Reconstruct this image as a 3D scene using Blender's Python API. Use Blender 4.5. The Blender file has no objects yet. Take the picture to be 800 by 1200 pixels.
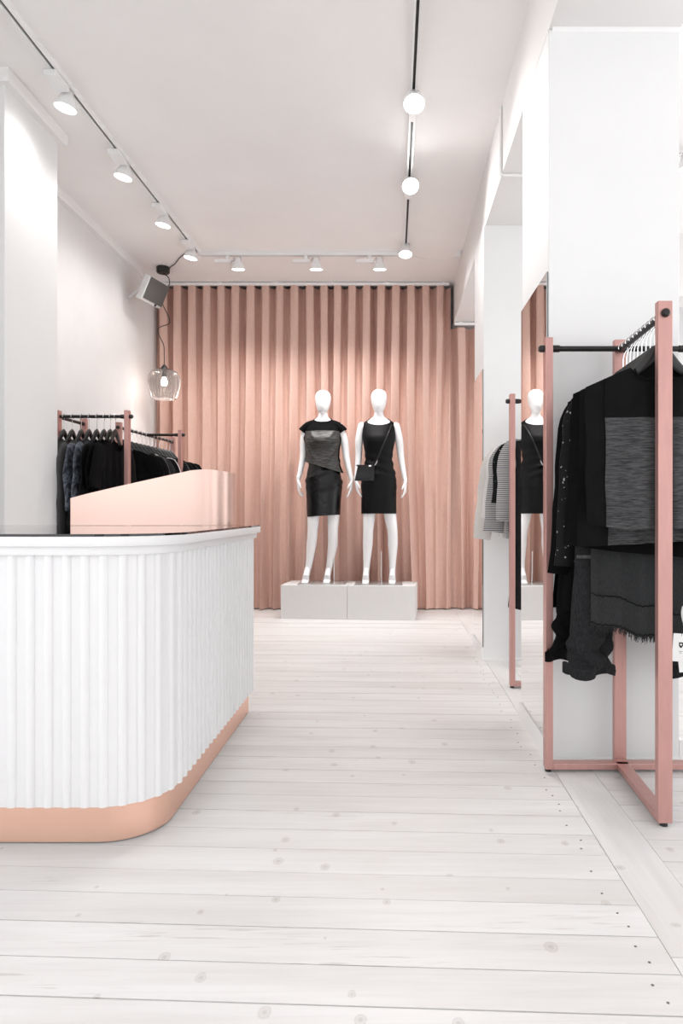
import bpy, bmesh, math, random
from mathutils import Vector, Matrix, noise
random.seed(11)
PI = math.pi
S = bpy.context.scene
COL = S.collection

# ------------------------------------------------------------------ camera, world, light, exposure
cam_d = bpy.data.cameras.new('camera')
cam_d.sensor_fit = 'VERTICAL'; cam_d.sensor_height = 36.0; cam_d.lens = 24.0
cam_d.shift_x = -0.05; cam_d.shift_y = 0.0
cam_d.clip_start = 0.05; cam_d.clip_end = 100
cam = bpy.data.objects.new('camera', cam_d); COL.objects.link(cam)
cam.location = (0, 0, 0.98); cam.rotation_euler = (PI/2, 0, 0)
S.camera = cam

world = bpy.data.worlds.new('overcast_sky'); S.world = world; world.use_nodes = True
bg = world.node_tree.nodes['Background']
bg.inputs['Color'].default_value = (0.97, 0.98, 1.0, 1); bg.inputs['Strength'].default_value = 1.98

S.view_settings.view_transform = 'Standard'; S.view_settings.look = 'None'
S.view_settings.gamma = 1.0; S.view_settings.use_curve_mapping = False
S.view_settings.exposure = 0.16
S.cycles.max_bounces = 10; S.cycles.diffuse_bounces = 6; S.cycles.glossy_bounces = 5
S.cycles.transparent_max_bounces = 12
S.cycles.sample_clamp_indirect = 8.0
S.cycles.use_denoising = True
S.cycles.caustics_reflective = False; S.cycles.caustics_refractive = False

def portal(loc, rot, sx, sy):
    l = bpy.data.lights.new('sky_portal', 'AREA'); l.shape = 'RECTANGLE'; l.size = sx; l.size_y = sy
    l.cycles.is_portal = True
    o = bpy.data.objects.new('sky_portal', l); COL.objects.link(o); o.location = loc; o.rotation_euler = rot

ROOM_L, ROOM_R, ROOM_F, ROOM_B, CEIL = -2.385, 3.6, -4.6, 7.08, 3.27
portal((0.4, ROOM_F-0.02, 1.55), (PI/2, 0, PI), 3.0, 2.1)
portal((ROOM_L-0.02, -1.2, 1.72), (PI/2, 0, PI/2+PI), 6.0, 2.6)  # opening in the left wall is added, out of view, for cross light
portal((ROOM_R+0.02, 1.2, 1.65), (PI/2, 0, PI/2), 10.8, 2.7)  # right wall opening likewise added to brighten the room

# ------------------------------------------------------------------ materials
MATS = {}
class NT:
    def __init__(s, name):
        m = bpy.data.materials.new(name); m.use_nodes = True
        s.m = m; s.t = m.node_tree; s.b = s.t.nodes['Principled BSDF']; s.out = s.t.nodes['Material Output']
    def n(s, kind, **kw):
        nd = s.t.nodes.new(kind)
        for k, v in kw.items():
            if k.startswith('i_'):
                key = k[2:].replace('_', ' ')
                nd.inputs[key].default_value = v
            else: setattr(nd, k, v)
        return nd
    def l(s, a, b): s.t.links.new(a, b)
    def ramp(s, fac, stops):
        r = s.n('ShaderNodeValToRGB')
        e = r.color_ramp.elements
        while len(e) < len(stops): e.new(0.5)
        for el, (p, c) in zip(e, stops):
            el.position = p; el.color = (*c, 1) if len(c) == 3 else c
        s.l(fac, r.inputs['Fac']); return r
    def coords(s, scale=(1,1,1), rnd=False):
        tc = s.n('ShaderNodeTexCoord'); mp = s.n('ShaderNodeMapping'); mp.inputs['Scale'].default_value = scale
        src = tc.outputs['Object']
        if rnd:
            oi = s.n('ShaderNodeObjectInfo'); mu = s.n('ShaderNodeVectorMath', operation='MULTIPLY_ADD')
            s.l(oi.outputs['Random'], mu.inputs[0]); mu.inputs[1].default_value = (37, 53, 19); s.l(src, mu.inputs[2]); src = mu.outputs[0]
        s.l(src, mp.inputs['Vector']); return mp.outputs['Vector']
    def bump(s, h, strength=0.2, dist=0.01):
        b = s.n('ShaderNodeBump', i_Strength=strength, i_Distance=dist); s.l(h, b.inputs['Height']); s.l(b.outputs['Normal'], s.b.inputs['Normal'])

def simple(name, col, rough=0.5, metal=0.0, var=0.04, scale=(6,6,6), nscale=3.0, bump=0.0, bdist=0.003, spec=None, coat=0.0, sheen=0.0, rnd=False):
    t = NT(name)
    nz = t.n('ShaderNodeTexNoise', i_Scale=nscale, i_Detail=5.0, i_Roughness=0.6)
    t.l(t.coords(scale, rnd), nz.inputs['Vector'])
    lo = tuple(max(0, c*(1-var)) for c in col); hi = tuple(min(1, c*(1+var)) for c in col)
    r = t.ramp(nz.outputs['Fac'], [(0.3, lo), (0.7, hi)])
    t.l(r.outputs['Color'], t.b.inputs['Base Color'])
    t.b.inputs['Roughness'].default_value = rough; t.b.inputs['Metallic'].default_value = metal
    if spec is not None: t.b.inputs['Specular IOR Level'].default_value = spec
    if coat: t.b.inputs['Coat Weight'].default_value = coat; t.b.inputs['Coat Roughness'].default_value = 0.08
    if sheen: t.b.inputs['Sheen Weight'].default_value = sheen; t.b.inputs['Sheen Roughness'].default_value = 0.5
    if bump: t.bump(nz.outputs['Fac'], bump, bdist)
    MATS[name] = t.m; return t.m

simple('wall_paint', (0.81, 0.81, 0.808), 0.6, var=0.012, scale=(1.2,1.2,1.2), bump=0.05)
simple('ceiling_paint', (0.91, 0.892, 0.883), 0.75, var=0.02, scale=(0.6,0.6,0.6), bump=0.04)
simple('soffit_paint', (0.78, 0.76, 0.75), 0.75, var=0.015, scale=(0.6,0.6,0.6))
simple('left_wall_paint', (0.80, 0.795, 0.79), 0.7, var=0.03, scale=(0.8,0.8,0.8), bump=0.06)
simple('trim_paint', (0.88, 0.875, 0.87), 0.4, var=0.01)
simple('plinth_paint', (0.70, 0.69, 0.685), 0.5, var=0.015)
simple('counter_white', (0.80, 0.80, 0.805), 0.42, var=0.01)
simple('black_glass', (0.004, 0.004, 0.005), 0.02, var=0.0, spec=0.6)
simple('rose_metal', (0.56, 0.315, 0.285), 0.36, 0.6, var=0.05, scale=(20,20,4))
simple('rail_black', (0.035, 0.033, 0.032), 0.38, 0.6, var=0.1)
simple('chrome', (0.8, 0.8, 0.8), 0.15, 1.0, var=0.02)
simple('hanger_black', (0.018, 0.018, 0.018), 0.4, var=0.2)
simple('black_plastic', (0.012, 0.012, 0.012), 0.35, var=0.2)
simple('lamp_white', (0.85, 0.85, 0.85), 0.35, var=0.01)
simple('track_slot', (0.025, 0.022, 0.02), 0.6, 0.0, var=0.1)
simple('mannequin_white', (0.86, 0.86, 0.865), 0.38, var=0.01, coat=0.2)
simple('clear_plate', (0.45, 0.46, 0.46), 0.12, 0.3, var=0.03)
simple('speaker_white', (0.72, 0.72, 0.72), 0.4, var=0.02)
simple('speaker_grille', (0.10, 0.097, 0.093), 0.7, var=0.25, scale=(300,300,300), bump=0.3)
simple('tag_white', (0.85, 0.85, 0.84), 0.6, var=0.02)
simple('mirror_frame', (0.22, 0.24, 0.25), 0.3, 0.6, var=0.05)
simple('joint_dark', (0.16, 0.145, 0.135), 0.9, var=0.2)
simple('leather_black', (0.005, 0.005, 0.0055), 0.24, var=0.2, scale=(9,9,9), bump=0.35, bdist=0.012, spec=0.35)
simple('bag_leather', (0.005, 0.005, 0.005), 0.28, spec=0.4, var=0.3, scale=(60,60,60), bump=0.2, bdist=0.002)
simple('black_jersey', (0.004, 0.004, 0.0044), 0.8, var=0.25, scale=(10,10,10), bump=0.2, bdist=0.006, spec=0.06, rnd=True)
simple('black_satin', (0.004, 0.004, 0.0044), 0.6, var=0.25, scale=(6,6,6), bump=0.3, bdist=0.01, spec=0.08, rnd=True)
simple('dress_crepe', (0.005, 0.005, 0.0055), 0.5, var=0.2, scale=(8,8,8), bump=0.15, bdist=0.006, spec=0.14)
simple('charcoal_linen', (0.026, 0.027, 0.028), 0.85, var=0.3, scale=(120,120,30), bump=0.3, bdist=0.002, spec=0.2, rnd=True)
simple('charcoal_knit', (0.085, 0.084, 0.085), 0.9, var=0.55, scale=(70,70,140), bump=0.4, bdist=0.003, spec=0.15, rnd=True)
simple('white_cotton', (0.72, 0.70, 0.68), 0.85, var=0.06, scale=(20,20,20), bump=0.2, bdist=0.004)
simple('cream_knit', (0.66, 0.63, 0.60), 0.9, var=0.12, scale=(90,90,90), bump=0.4, bdist=0.004)

def mk_floor():
    t = NT('whitewashed_board')
    v = t.coords((1,1,1), True)
    def mapped(sc):
        m = t.n('ShaderNodeMapping'); m.inputs['Scale'].default_value = sc; t.l(v, m.inputs['Vector']); return m.outputs['Vector']
    grain = t.n('ShaderNodeTexNoise', i_Scale=1.0, i_Detail=6.0, i_Roughness=0.65, i_Distortion=0.6); t.l(mapped((2.2, 46, 1)), grain.inputs['Vector'])
    base = t.ramp(grain.outputs['Fac'], [(0.25, (0.70, 0.685, 0.677)), (0.55, (0.755, 0.745, 0.738)), (0.8, (0.79, 0.782, 0.777))])
    # broad stains
    st = t.n('ShaderNodeTexNoise', i_Scale=1.0, i_Detail=3.0); t.l(mapped((1.3, 7, 1)), st.inputs['Vector'])
    stc = t.ramp(st.outputs['Fac'], [(0.3, (0.9, 0.885, 0.875)), (0.6, (1, 1, 1))])
    mx = t.n('ShaderNodeMix', data_type='RGBA', blend_type='MULTIPLY'); mx.inputs[0].default_value = 1.0
    t.l(base.outputs['Color'], mx.inputs[6]); t.l(stc.outputs['Color'], mx.inputs[7])
    # knots
    vo = t.n('ShaderNodeTexVoronoi', i_Scale=1.0, voronoi_dimensions='2D'); t.l(mapped((6.2, 4.6, 0.01)), vo.inputs['Vector'])
    sep = t.n('ShaderNodeSeparateColor'); t.l(vo.outputs['Color'], sep.inputs[0])
    sz = t.n('ShaderNodeMath', operation='MULTIPLY_ADD'); t.l(sep.outputs[1], sz.inputs[0]); sz.inputs[1].default_value = 1.0; sz.inputs[2].default_value = 0.25
    wob = t.n('ShaderNodeMath', operation='MULTIPLY_ADD'); t.l(grain.outputs['Fac'], wob.inputs[0]); wob.inputs[1].default_value = 0.05; t.l(vo.outputs['Distance'], wob.inputs[2])
    wob2 = t.n('ShaderNodeMath', operation='SUBTRACT'); t.l(wob.outputs[0], wob2.inputs[0]); wob2.inputs[1].default_value = 0.025
    dv = t.n('ShaderNodeMath', operation='DIVIDE'); t.l(wob2.outputs[0], dv.inputs[0]); t.l(sz.outputs[0], dv.inputs[1])
    kn = t.ramp(dv.outputs[0], [(0.0, (0.9,0.9,0.9)), (0.03, (0.55,0.55,0.55)), (0.048, (0.25,0.25,0.25)), (0.062, (0.6,0.6,0.6)), (0.085, (0,0,0))])
    gt = t.n('ShaderNodeMath', operation='GREATER_THAN'); gt.inputs[1].default_value = 0.42; t.l(sep.outputs[0], gt.inputs[0])
    km = t.n('ShaderNodeMath', operation='MULTIPLY'); t.l(kn.outputs['Color'], km.inputs[0]); t.l(gt.outputs[0], km.inputs[1])
    km2 = t.n('ShaderNodeMath', operation='MULTIPLY'); km2.inputs[1].default_value = 0.5; t.l(km.outputs[0], km2.inputs[0])
    mk = t.n('ShaderNodeMix', data_type='RGBA'); t.l(km2.outputs[0], mk.inputs[0]); t.l(mx.outputs[2], mk.inputs[6]); mk.inputs[7].default_value = (0.30, 0.25, 0.22, 1)
    # worn dashes along the grain
    wn = t.n('ShaderNodeTexNoise', i_Scale=1.0, i_Detail=4.0); t.l(mapped((7, 110, 1)), wn.inputs['Vector'])
    wa = t.n('ShaderNodeTexNoise', i_Scale=1.0, i_Detail=2.0); t.l(mapped((0.9, 3.2, 1)), wa.inputs['Vector'])
    w1 = t.ramp(wn.outputs['Fac'], [(0.58, (0,0,0)), (0.68, (1,1,1))]); w2 = t.ramp(wa.outputs['Fac'], [(0.59, (0,0,0)), (0.67, (1,1,1))])
    wm = t.n('ShaderNodeMath', operation='MULTIPLY'); t.l(w1.outputs['Color'], wm.inputs[0]); t.l(w2.outputs['Color'], wm.inputs[1])
    wm2 = t.n('ShaderNodeMath', operation='MULTIPLY'); wm2.inputs[1].default_value = 0.4; t.l(wm.outputs[0], wm2.inputs[0])
    mw = t.n('ShaderNodeMix', data_type='RGBA'); t.l(wm2.outputs[0], mw.inputs[0]); t.l(mk.outputs[2], mw.inputs[6]); mw.inputs[7].default_value = (0.36, 0.33, 0.31, 1)
    # tint per board
    oi = t.n('ShaderNodeObjectInfo'); tr = t.ramp(oi.outputs['Random'], [(0, (0.97, 0.965, 0.962)), (1, (1, 1, 1))])
    mt = t.n('ShaderNodeMix', data_type='RGBA', blend_type='MULTIPLY'); mt.inputs[0].default_value = 1.0
    t.l(mw.outputs[2], mt.inputs[6]); t.l(tr.outputs['Color'], mt.inputs[7])
    t.l(mt.outputs[2], t.b.inputs['Base Color']); t.b.inputs['Roughness'].default_value = 0.42
    t.b.inputs['Specular IOR Level'].default_value = 0.35
    t.bump(grain.outputs['Fac'], 0.12, 0.003)
    MATS['whitewashed_board'] = t.m
mk_floor()

def mk_curtain():
    t = NT('pink_linen')
    v = t.coords((1,1,1))
    def mapped(sc):
        m = t.n('ShaderNodeMapping'); m.inputs['Scale'].default_value = sc; t.l(v, m.inputs['Vector']); return m.outputs['Vector']
    a = t.n('ShaderNodeTexNoise', i_Scale=1.0, i_Detail=4.0); t.l(mapped((160, 160, 14)), a.inputs['Vector'])
    b = t.n('ShaderNodeTexNoise', i_Scale=1.0, i_Detail=4.0); t.l(mapped((30, 30, 260)), b.inputs['Vector'])
    ad = t.n('ShaderNodeMath', operation='ADD'); t.l(a.outputs['Fac'], ad.inputs[0]); t.l(b.outputs['Fac'], ad.inputs[1])
    r = t.ramp(ad.outputs[0], [(0.35, (0.60, 0.39, 0.325)), (1.0, (0.75, 0.525, 0.45))])
    hv = t.n('ShaderNodeMath', operation='MULTIPLY'); hv.inputs[1].default_value = 0.6; t.l(ad.outputs[0], hv.inputs[0]); t.l(hv.outputs[0], r.inputs['Fac'])
    t.l(r.outputs['Color'], t.b.inputs['Base Color']); t.b.inputs['Roughness'].default_value = 0.9
    t.b.inputs['Specular IOR Level'].default_value = 0.1
    t.b.inputs['Sheen Weight'].default_value = 0.1
    t.bump(ad.outputs[0], 0.25, 0.002)
    MATS['pink_linen'] = t.m
mk_curtain()

def mk_copper(name, lo, hi):
    t = NT(name)
    a = t.n('ShaderNodeTexNoise', i_Scale=1.0, i_Detail=4.0); t.l(t.coords((3, 3, 240)), a.inputs['Vector'])
    r = t.ramp(a.outputs['Fac'], [(0.3, lo), (0.7, hi)])
    t.l(r.outputs['Color'], t.b.inputs['Base Color']); t.b.inputs['Metallic'].default_value = 1.0
    rr = t.n('ShaderNodeMapRange'); rr.inputs['To Min'].default_value = 0.33; rr.inputs['To Max'].default_value = 0.40; t.l(a.outputs['Fac'], rr.inputs['Value']); t.l(rr.outputs[0], t.b.inputs['Roughness'])
    MATS[name] = t.m
mk_copper('copper_bright_reflect', (0.80, 0.575, 0.50), (0.82, 0.595, 0.515))  # screen: the counter's copper, paled to paint in bright reflections
mk_copper('copper_floor_reflect', (0.90, 0.575, 0.45), (0.915, 0.595, 0.47))  # same copper as the screen, darker floor reflection put into its colour

def mk_streaky(name, lo, hi, scale, sheen=0.0, rough=0.75, metal=0.0):     # heather / melange jersey: fine streaks across
    t = NT(name)
    a = t.n('ShaderNodeTexNoise', i_Scale=1.0, i_Detail=5.0, i_Roughness=0.7); t.l(t.coords(scale), a.inputs['Vector'])
    r = t.ramp(a.outputs['Fac'], [(0.38, lo), (0.68, hi)])
    t.l(r.outputs['Color'], t.b.inputs['Base Color']); t.b.inputs['Roughness'].default_value = rough; t.b.inputs['Metallic'].default_value = metal
    t.b.inputs['Specular IOR Level'].default_value = 0.25
    t.bump(a.outputs['Fac'], 0.3, 0.002)
    MATS[name] = t.m
mk_streaky('heather_grey', (0.020, 0.020, 0.021), (0.092, 0.092, 0.096), (26, 26, 330))
mk_streaky('shimmer_grey', (0.024, 0.023, 0.022), (0.10, 0.097, 0.094), (14, 14, 130), rough=0.42, metal=0.3)
mk_streaky('black_denim', (0.006, 0.006, 0.007), (0.022, 0.022, 0.024), (240, 240, 60), rough=0.85)

def mk_floral():
    t = NT('dark_floral')
    vo = t.n('ShaderNodeTexNoise', i_Scale=14.0, i_Detail=4.0, i_Distortion=2.2); t.l(t.coords((1,1,1)), vo.inputs['Vector'])
    r = t.ramp(vo.outputs['Fac'], [(0.36, (0.015, 0.016, 0.022)), (0.48, (0.05, 0.06, 0.08)), (0.56, (0.16, 0.18, 0.22)), (0.62, (0.04, 0.045, 0.06))])
    t.l(r.outputs['Color'], t.b.inputs['Base Color']); t.b.inputs['Roughness'].default_value = 0.7
    MATS['dark_floral'] = t.m
mk_floral()
def mk_stripe():
    t = NT('grey_stripe')
    w = t.n('ShaderNodeTexWave', i_Scale=28.0, i_Distortion=0.3); w.bands_direction = 'Z'; t.l(t.coords((1,1,1)), w.inputs['Vector'])
    r = t.ramp(w.outputs['Fac'], [(0.35, (0.10, 0.10, 0.105)), (0.6, (0.55, 0.54, 0.53))])
    t.l(r.outputs['Color'], t.b.inputs['Base Color']); t.b.inputs['Roughness'].default_value = 0.9
    MATS['grey_stripe'] = t.m
mk_stripe()
def mk_sequin():
    t = NT('black_sequin')
    v = t.n('ShaderNodeTexVoronoi', i_Scale=190.0); t.l(t.coords((1,1,1)), v.inputs['Vector'])
    sp = t.n('ShaderNodeSeparateColor'); t.l(v.outputs['Color'], sp.inputs[0])
    r = t.ramp(sp.outputs[0], [(0.982, (0.006, 0.006, 0.007)), (0.988, (0.35, 0.35, 0.35))])  # sparse pale cells paint the sparkle into the colour
    t.l(r.outputs['Color'], t.b.inputs['Base Color']); t.b.inputs['Roughness'].default_value = 0.6; t.b.inputs['Specular IOR Level'].default_value = 0.12
    MATS['black_sequin'] = t.m
mk_sequin()

def mk_emit(name, col, s):
    t = NT(name); t.b.inputs['Base Color'].default_value = (0.9,0.9,0.9,1)
    nz = t.n('ShaderNodeTexNoise', i_Scale=5.0); r = t.ramp(nz.outputs['Fac'], [(0, col), (1, col)])
    t.l(r.outputs['Color'], t.b.inputs['Emission Color']); t.b.inputs['Emission Strength'].default_value = s
    MATS[name] = t.m
mk_emit('lamp_lens', (1.0, 0.98, 0.95), 7.0)
mk_emit('bulb_glow', (1.0, 0.95, 0.9), 16.0)

def mk_mirror():
    t = NT('mirror_silver')
    nz = t.n('ShaderNodeTexNoise', i_Scale=0.5); r = t.ramp(nz.outputs['Fac'], [(0, (0.93,0.925,0.92)), (1, (0.94,0.935,0.93))])
    t.l(r.outputs['Color'], t.b.inputs['Base Color']); t.b.inputs['Metallic'].default_value = 1; t.b.inputs['Roughness'].default_value = 0.01
    MATS['mirror_silver'] = t.m
mk_mirror()
def mk_smoke():
    t = NT('smoked_glass')
    tr = t.n('ShaderNodeBsdfTransparent'); tr.inputs[0].default_value = (0.56, 0.525, 0.51, 1)
    gl = t.n('ShaderNodeBsdfGlossy'); gl.inputs['Color'].default_value = (0.55,0.52,0.51,1); gl.inputs['Roughness'].default_value = 0.1
    tl = t.n('ShaderNodeBsdfDiffuse'); tl.inputs[0].default_value = (0.42, 0.39, 0.38, 1)
    nz = t.n('ShaderNodeTexNoise', i_Scale=40.0); t.l(t.coords((1,1,1)), nz.inputs['Vector'])
    lw = t.n('ShaderNodeLayerWeight', i_Blend=0.45)
    m1 = t.n('ShaderNodeMixShader'); m2 = t.n('ShaderNodeMixShader')
    m1.inputs[0].default_value = 0.25
    t.l(tr.outputs[0], m1.inputs[1]); t.l(tl.outputs[0], m1.inputs[2])
    t.l(lw.outputs['Facing'], m2.inputs[0]); t.l(m1.outputs[0], m2.inputs[1]); t.l(gl.outputs[0], m2.inputs[2])
    t.l(m2.outputs[0], t.out.inputs['Surface'])
    MATS['smoked_glass'] = t.m
mk_smoke()

# ------------------------------------------------------------------ mesh builder
class MB:
    def __init__(s): s.v = []; s.f = []
    def add(s, vs, fs):
        o = len(s.v); s.v += [tuple(p) for p in vs]; s.f += [tuple(i+o for i in f) for f in fs]; return s
    def box(s, x0, x1, y0, y1, z0, z1, M=None):
        vs = [Vector(p) for p in ((x0,y0,z0),(x1,y0,z0),(x1,y1,z0),(x0,y1,z0),(x0,y0,z1),(x1,y0,z1),(x1,y1,z1),(x0,y1,z1))]
        if M is not None: vs = [M @ p for p in vs]
        return s.add(vs, [(0,3,2,1),(4,5,6,7),(0,1,5,4),(1,2,6,5),(2,3,7,6),(3,0,4,7)])
    def prism(s, poly, z0, z1):
        n = len(poly)
        vs = [(x, y, z0) for x, y in poly] + [(x, y, z1) for x, y in poly]
        return s.add(vs, [tuple(range(n-1, -1, -1)), tuple(range(n, 2*n))] + [(i, (i+1) % n, (i+1) % n+n, i+n) for i in range(n)])
    def rings(s, rs, cap0=True, cap1=True):
        n = len(rs[0]); vs = [p for r in rs for p in r]; fs = []
        for k in range(len(rs)-1):
            for i in range(n):
                j = (i+1) % n; fs.append((k*n+i, k*n+j, (k+1)*n+j, (k+1)*n+i))
        if cap0: fs.append(tuple(range(n-1, -1, -1)))
        if cap1: fs.append(tuple((len(rs)-1)*n+i for i in range(n)))
        return s.add(vs, fs)
    def tube(s, pts, ra, rb=None, ref=(0,1,0), n=10, cap0=True, cap1=True, round_ends=False):
        pts = [Vector(p) for p in pts]; m = len(pts)
        ra = [ra]*m if not hasattr(ra, '__len__') else list(ra)
        rb = ra if rb is None else ([rb]*m if not hasattr(rb, '__len__') else list(rb))
        if round_ends:
            t0 = (pts[0]-pts[1]).normalized(); t1 = (pts[-1]-pts[-2]).normalized()
            pts = [pts[0]+t0*ra[0]*0.8, pts[0]+t0*ra[0]*0.45] + pts + [pts[-1]+t1*ra[-1]*0.45, pts[-1]+t1*ra[-1]*0.8]
            ra = [ra[0]*0.35, ra[0]*0.8] + ra + [ra[-1]*0.8, ra[-1]*0.35]
            rb = [rb[0]*0.35, rb[0]*0.8] + rb + [rb[-1]*0.8, rb[-1]*0.35]; m += 4
        rs = []; ref = Vector(ref)
        for k in range(m):
            t = (pts[min(k+1, m-1)]-pts[max(k-1, 0)]).normalized()
            a = ref - t*ref.dot(t)
            if a.length < 1e-4: a = Vector((1, 0, 0)) - t*t.x
            a.normalize(); b = t.cross(a)
            rs.append([pts[k] + a*(ra[k]*math.cos(2*PI*i/n)) + b*(rb[k]*math.sin(2*PI*i/n)) for i in range(n)])
        return s.rings(rs, cap0, cap1)
    def lathe(s, prof, n=24, c=(0,0,0), rib=0.0, ribs=0, cap0=True, cap1=True, M=None):
        rs = []
        for r, z in prof:
            ring = []
            for i in range(n):
                a = 2*PI*i/n; rr = r*(1+rib*math.cos(ribs*a)) if ribs else r
                p = Vector((rr*math.cos(a), rr*math.sin(a), z))
                ring.append((M @ p if M is not None else p) + Vector(c))
            rs.append(ring)
        return s.rings(rs, cap0, cap1)
    def grid(s, rows, close=False):
        n = len(rows[0]); vs = [p for r in rows for p in r]; fs = []
        for k in range(len(rows)-1):
            for i in range(n if close else n-1):
                j = (i+1) % n; fs.append((k*n+i, k*n+j, (k+1)*n+j, (k+1)*n+i))
        return s.add(vs, fs)
    def mesh(s, name):
        me = bpy.data.meshes.new(name); me.from_pydata(s.v, [], s.f); me.update()
        return me
    def build(s, name, m, parent=None, smooth=False, bevel=0.0, loc=None, rotz=None, weld=False, fixn=False):
        me = s.mesh(name)
        if weld or bevel or fixn:
            bm = bmesh.new(); bm.from_mesh(me)
            if weld: bmesh.ops.remove_doubles(bm, verts=bm.verts, dist=1e-5)
            if fixn: bmesh.ops.recalc_face_normals(bm, faces=bm.faces)
            if bevel:
                es = [e for e in bm.edges if len(e.link_faces) == 2 and e.calc_face_angle(0) > 0.6]
                bmesh.ops.bevel(bm, geom=es, offset=bevel, segments=2, profile=0.5, affect='EDGES')
            bm.to_mesh(me); bm.free()
        me.materials.append(MATS[m])
        if smooth: shade(me)
        o = bpy.data.objects.new(name, me); COL.objects.link(o)
        if parent is not None: o.parent = parent
        if loc is not None: o.location = loc
        if rotz is not None: o.rotation_euler = (0, 0, rotz)
        return o
def shade(me, ang=0.7):
    me.polygons.foreach_set('use_smooth', [True]*len(me.polygons))
    bm = bmesh.new(); bm.from_mesh(me)
    for e in bm.edges:
        if len(e.link_faces) == 2 and e.calc_face_angle(0) > ang: e.smooth = False
    bm.to_mesh(me); bm.free(); me.update()

def tag(o, label, cat, group=None):
    o['label'] = label; o['category'] = cat
    if group: o['group'] = group
    return o
def empty(name, loc, rz=0.0):
    o = bpy.data.objects.new(name, None); o.empty_display_size = 0.1; COL.objects.link(o)
    o.location = loc; o.rotation_euler = (0, 0, rz); return o
def struct(o): o['kind'] = 'structure'; return o
def hermite(tab, z):
    """piecewise cosine-free linear interpolation of rows (z, values...)"""
    if z <= tab[0][0]: return tab[0][1:]
    for a, b in zip(tab, tab[1:]):
        if z <= b[0]:
            f = (z-a[0])/(b[0]-a[0]); return tuple(p+(q-p)*f for p, q in zip(a[1:], b[1:]))
    return tab[-1][1:]
def spline(pts, k=6):
    P = [Vector(p) for p in pts]; out = []
    for i in range(len(P)-1):
        p0 = P[max(i-1, 0)]; p1 = P[i]; p2 = P[i+1]; p3 = P[min(i+2, len(P)-1)]
        for j in range(k):
            t = j/k
            out.append(0.5*((2*p1)+(p2-p0)*t+(2*p0-5*p1+4*p2-p3)*t*t+(3*p1-p0-3*p2+p3)*t**3))
    out.append(P[-1]); return out
ORD = ['first','second','third','fourth','fifth','sixth','seventh','eighth','ninth','tenth','eleventh','twelfth','thirteenth','fourteenth']

# ------------------------------------------------------------------ room shell
SOFF = 2.875
fl = struct(MB().box(ROOM_L-0.1, ROOM_R+0.1, ROOM_F-0.1, ROOM_B+0.1, -0.12, -0.022).build('floor', 'joint_dark'))
struct(MB().box(ROOM_L-0.1, ROOM_R+0.1, ROOM_F-0.1, ROOM_B+0.1, CEIL, CEIL+0.1).build('ceiling', 'ceiling_paint'))
def side_wall(xa, xb, y0, y1, z0, z1, name, m):      # wall with one wide unseen opening, added to let in even daylight
    w = MB().box(xa, xb, y1, ROOM_B+0.1, -0.02, CEIL).box(xa, xb, ROOM_F-0.1, y0, -0.02, CEIL)
    w.box(xa, xb, y0, y1, -0.02, z0).box(xa, xb, y0, y1, z1, CEIL); return struct(w.build(name, m))
side_wall(ROOM_L-0.1, ROOM_L, -4.2, 1.8, 0.42, 3.02, 'wall_left', 'left_wall_paint')
side_wall(ROOM_R, ROOM_R+0.1, -4.2, 6.6, 0.30, 3.00, 'wall_right', 'wall_paint')
struct(MB().box(ROOM_L, ROOM_R, ROOM_B, ROOM_B+0.1, -0.02, CEIL).build('wall_back', 'wall_paint'))
wf = MB()                                       # shop front behind the camera: piers and bands round one wide opening
wf.box(ROOM_L, -1.1, ROOM_F-0.1, ROOM_F, -0.02, CEIL).box(1.9, ROOM_R, ROOM_F-0.1, ROOM_F, -0.02, CEIL)
wf.box(-1.1, 1.9, ROOM_F-0.1, ROOM_F, 2.6, CEIL).box(-1.1, 1.9, ROOM_F-0.1, ROOM_F, -0.02, 0.5)
struct(wf.build('wall_front', 'wall_paint'))
# beam carried by the two columns, with its soffit
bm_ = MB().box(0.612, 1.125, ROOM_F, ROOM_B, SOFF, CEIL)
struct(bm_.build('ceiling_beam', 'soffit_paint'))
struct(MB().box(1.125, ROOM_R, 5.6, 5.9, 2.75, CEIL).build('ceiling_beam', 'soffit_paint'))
colA = struct(MB().box(0.612, 1.125, 2.68, 3.22, -0.02, SOFF).build('column', 'wall_paint', bevel=0.004))
colB = struct(MB().box(0.600, 1.125, 4.51, 5.00, -0.02, SOFF).build('column', 'wall_paint', bevel=0.004))
colC = struct(MB().box(ROOM_L, -2.016, 3.55, 4.11, -0.02, CEIL-0.001).build('column', 'wall_paint', bevel=0.004))
for c_, (x0, x1, y0, y1) in ((colA, (0.612, 1.125, 2.68, 3.22)), (colB, (0.600, 1.125, 4.51, 5.00))):
    pass
def skirting(x0, x1, y0, y1, name, d=0.014, h=0.085):
    m = MB().box(x0, x1+0.008, y0-0.008, y0, 0, 0.016).box(x0-d, x0, y0-0.008, y1+d, 0, h).box(x0, x1+d, y1, y1+d, 0, h).box(x1, x1+d, y0, y1, 0, h)
    return struct(m.build(name, 'trim_paint'))
skirting(0.612, 1.125, 2.68, 3.22, 'baseboard_front_column')
skirting(0.600, 1.125, 4.51, 5.00, 'baseboard_rear_column')
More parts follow.
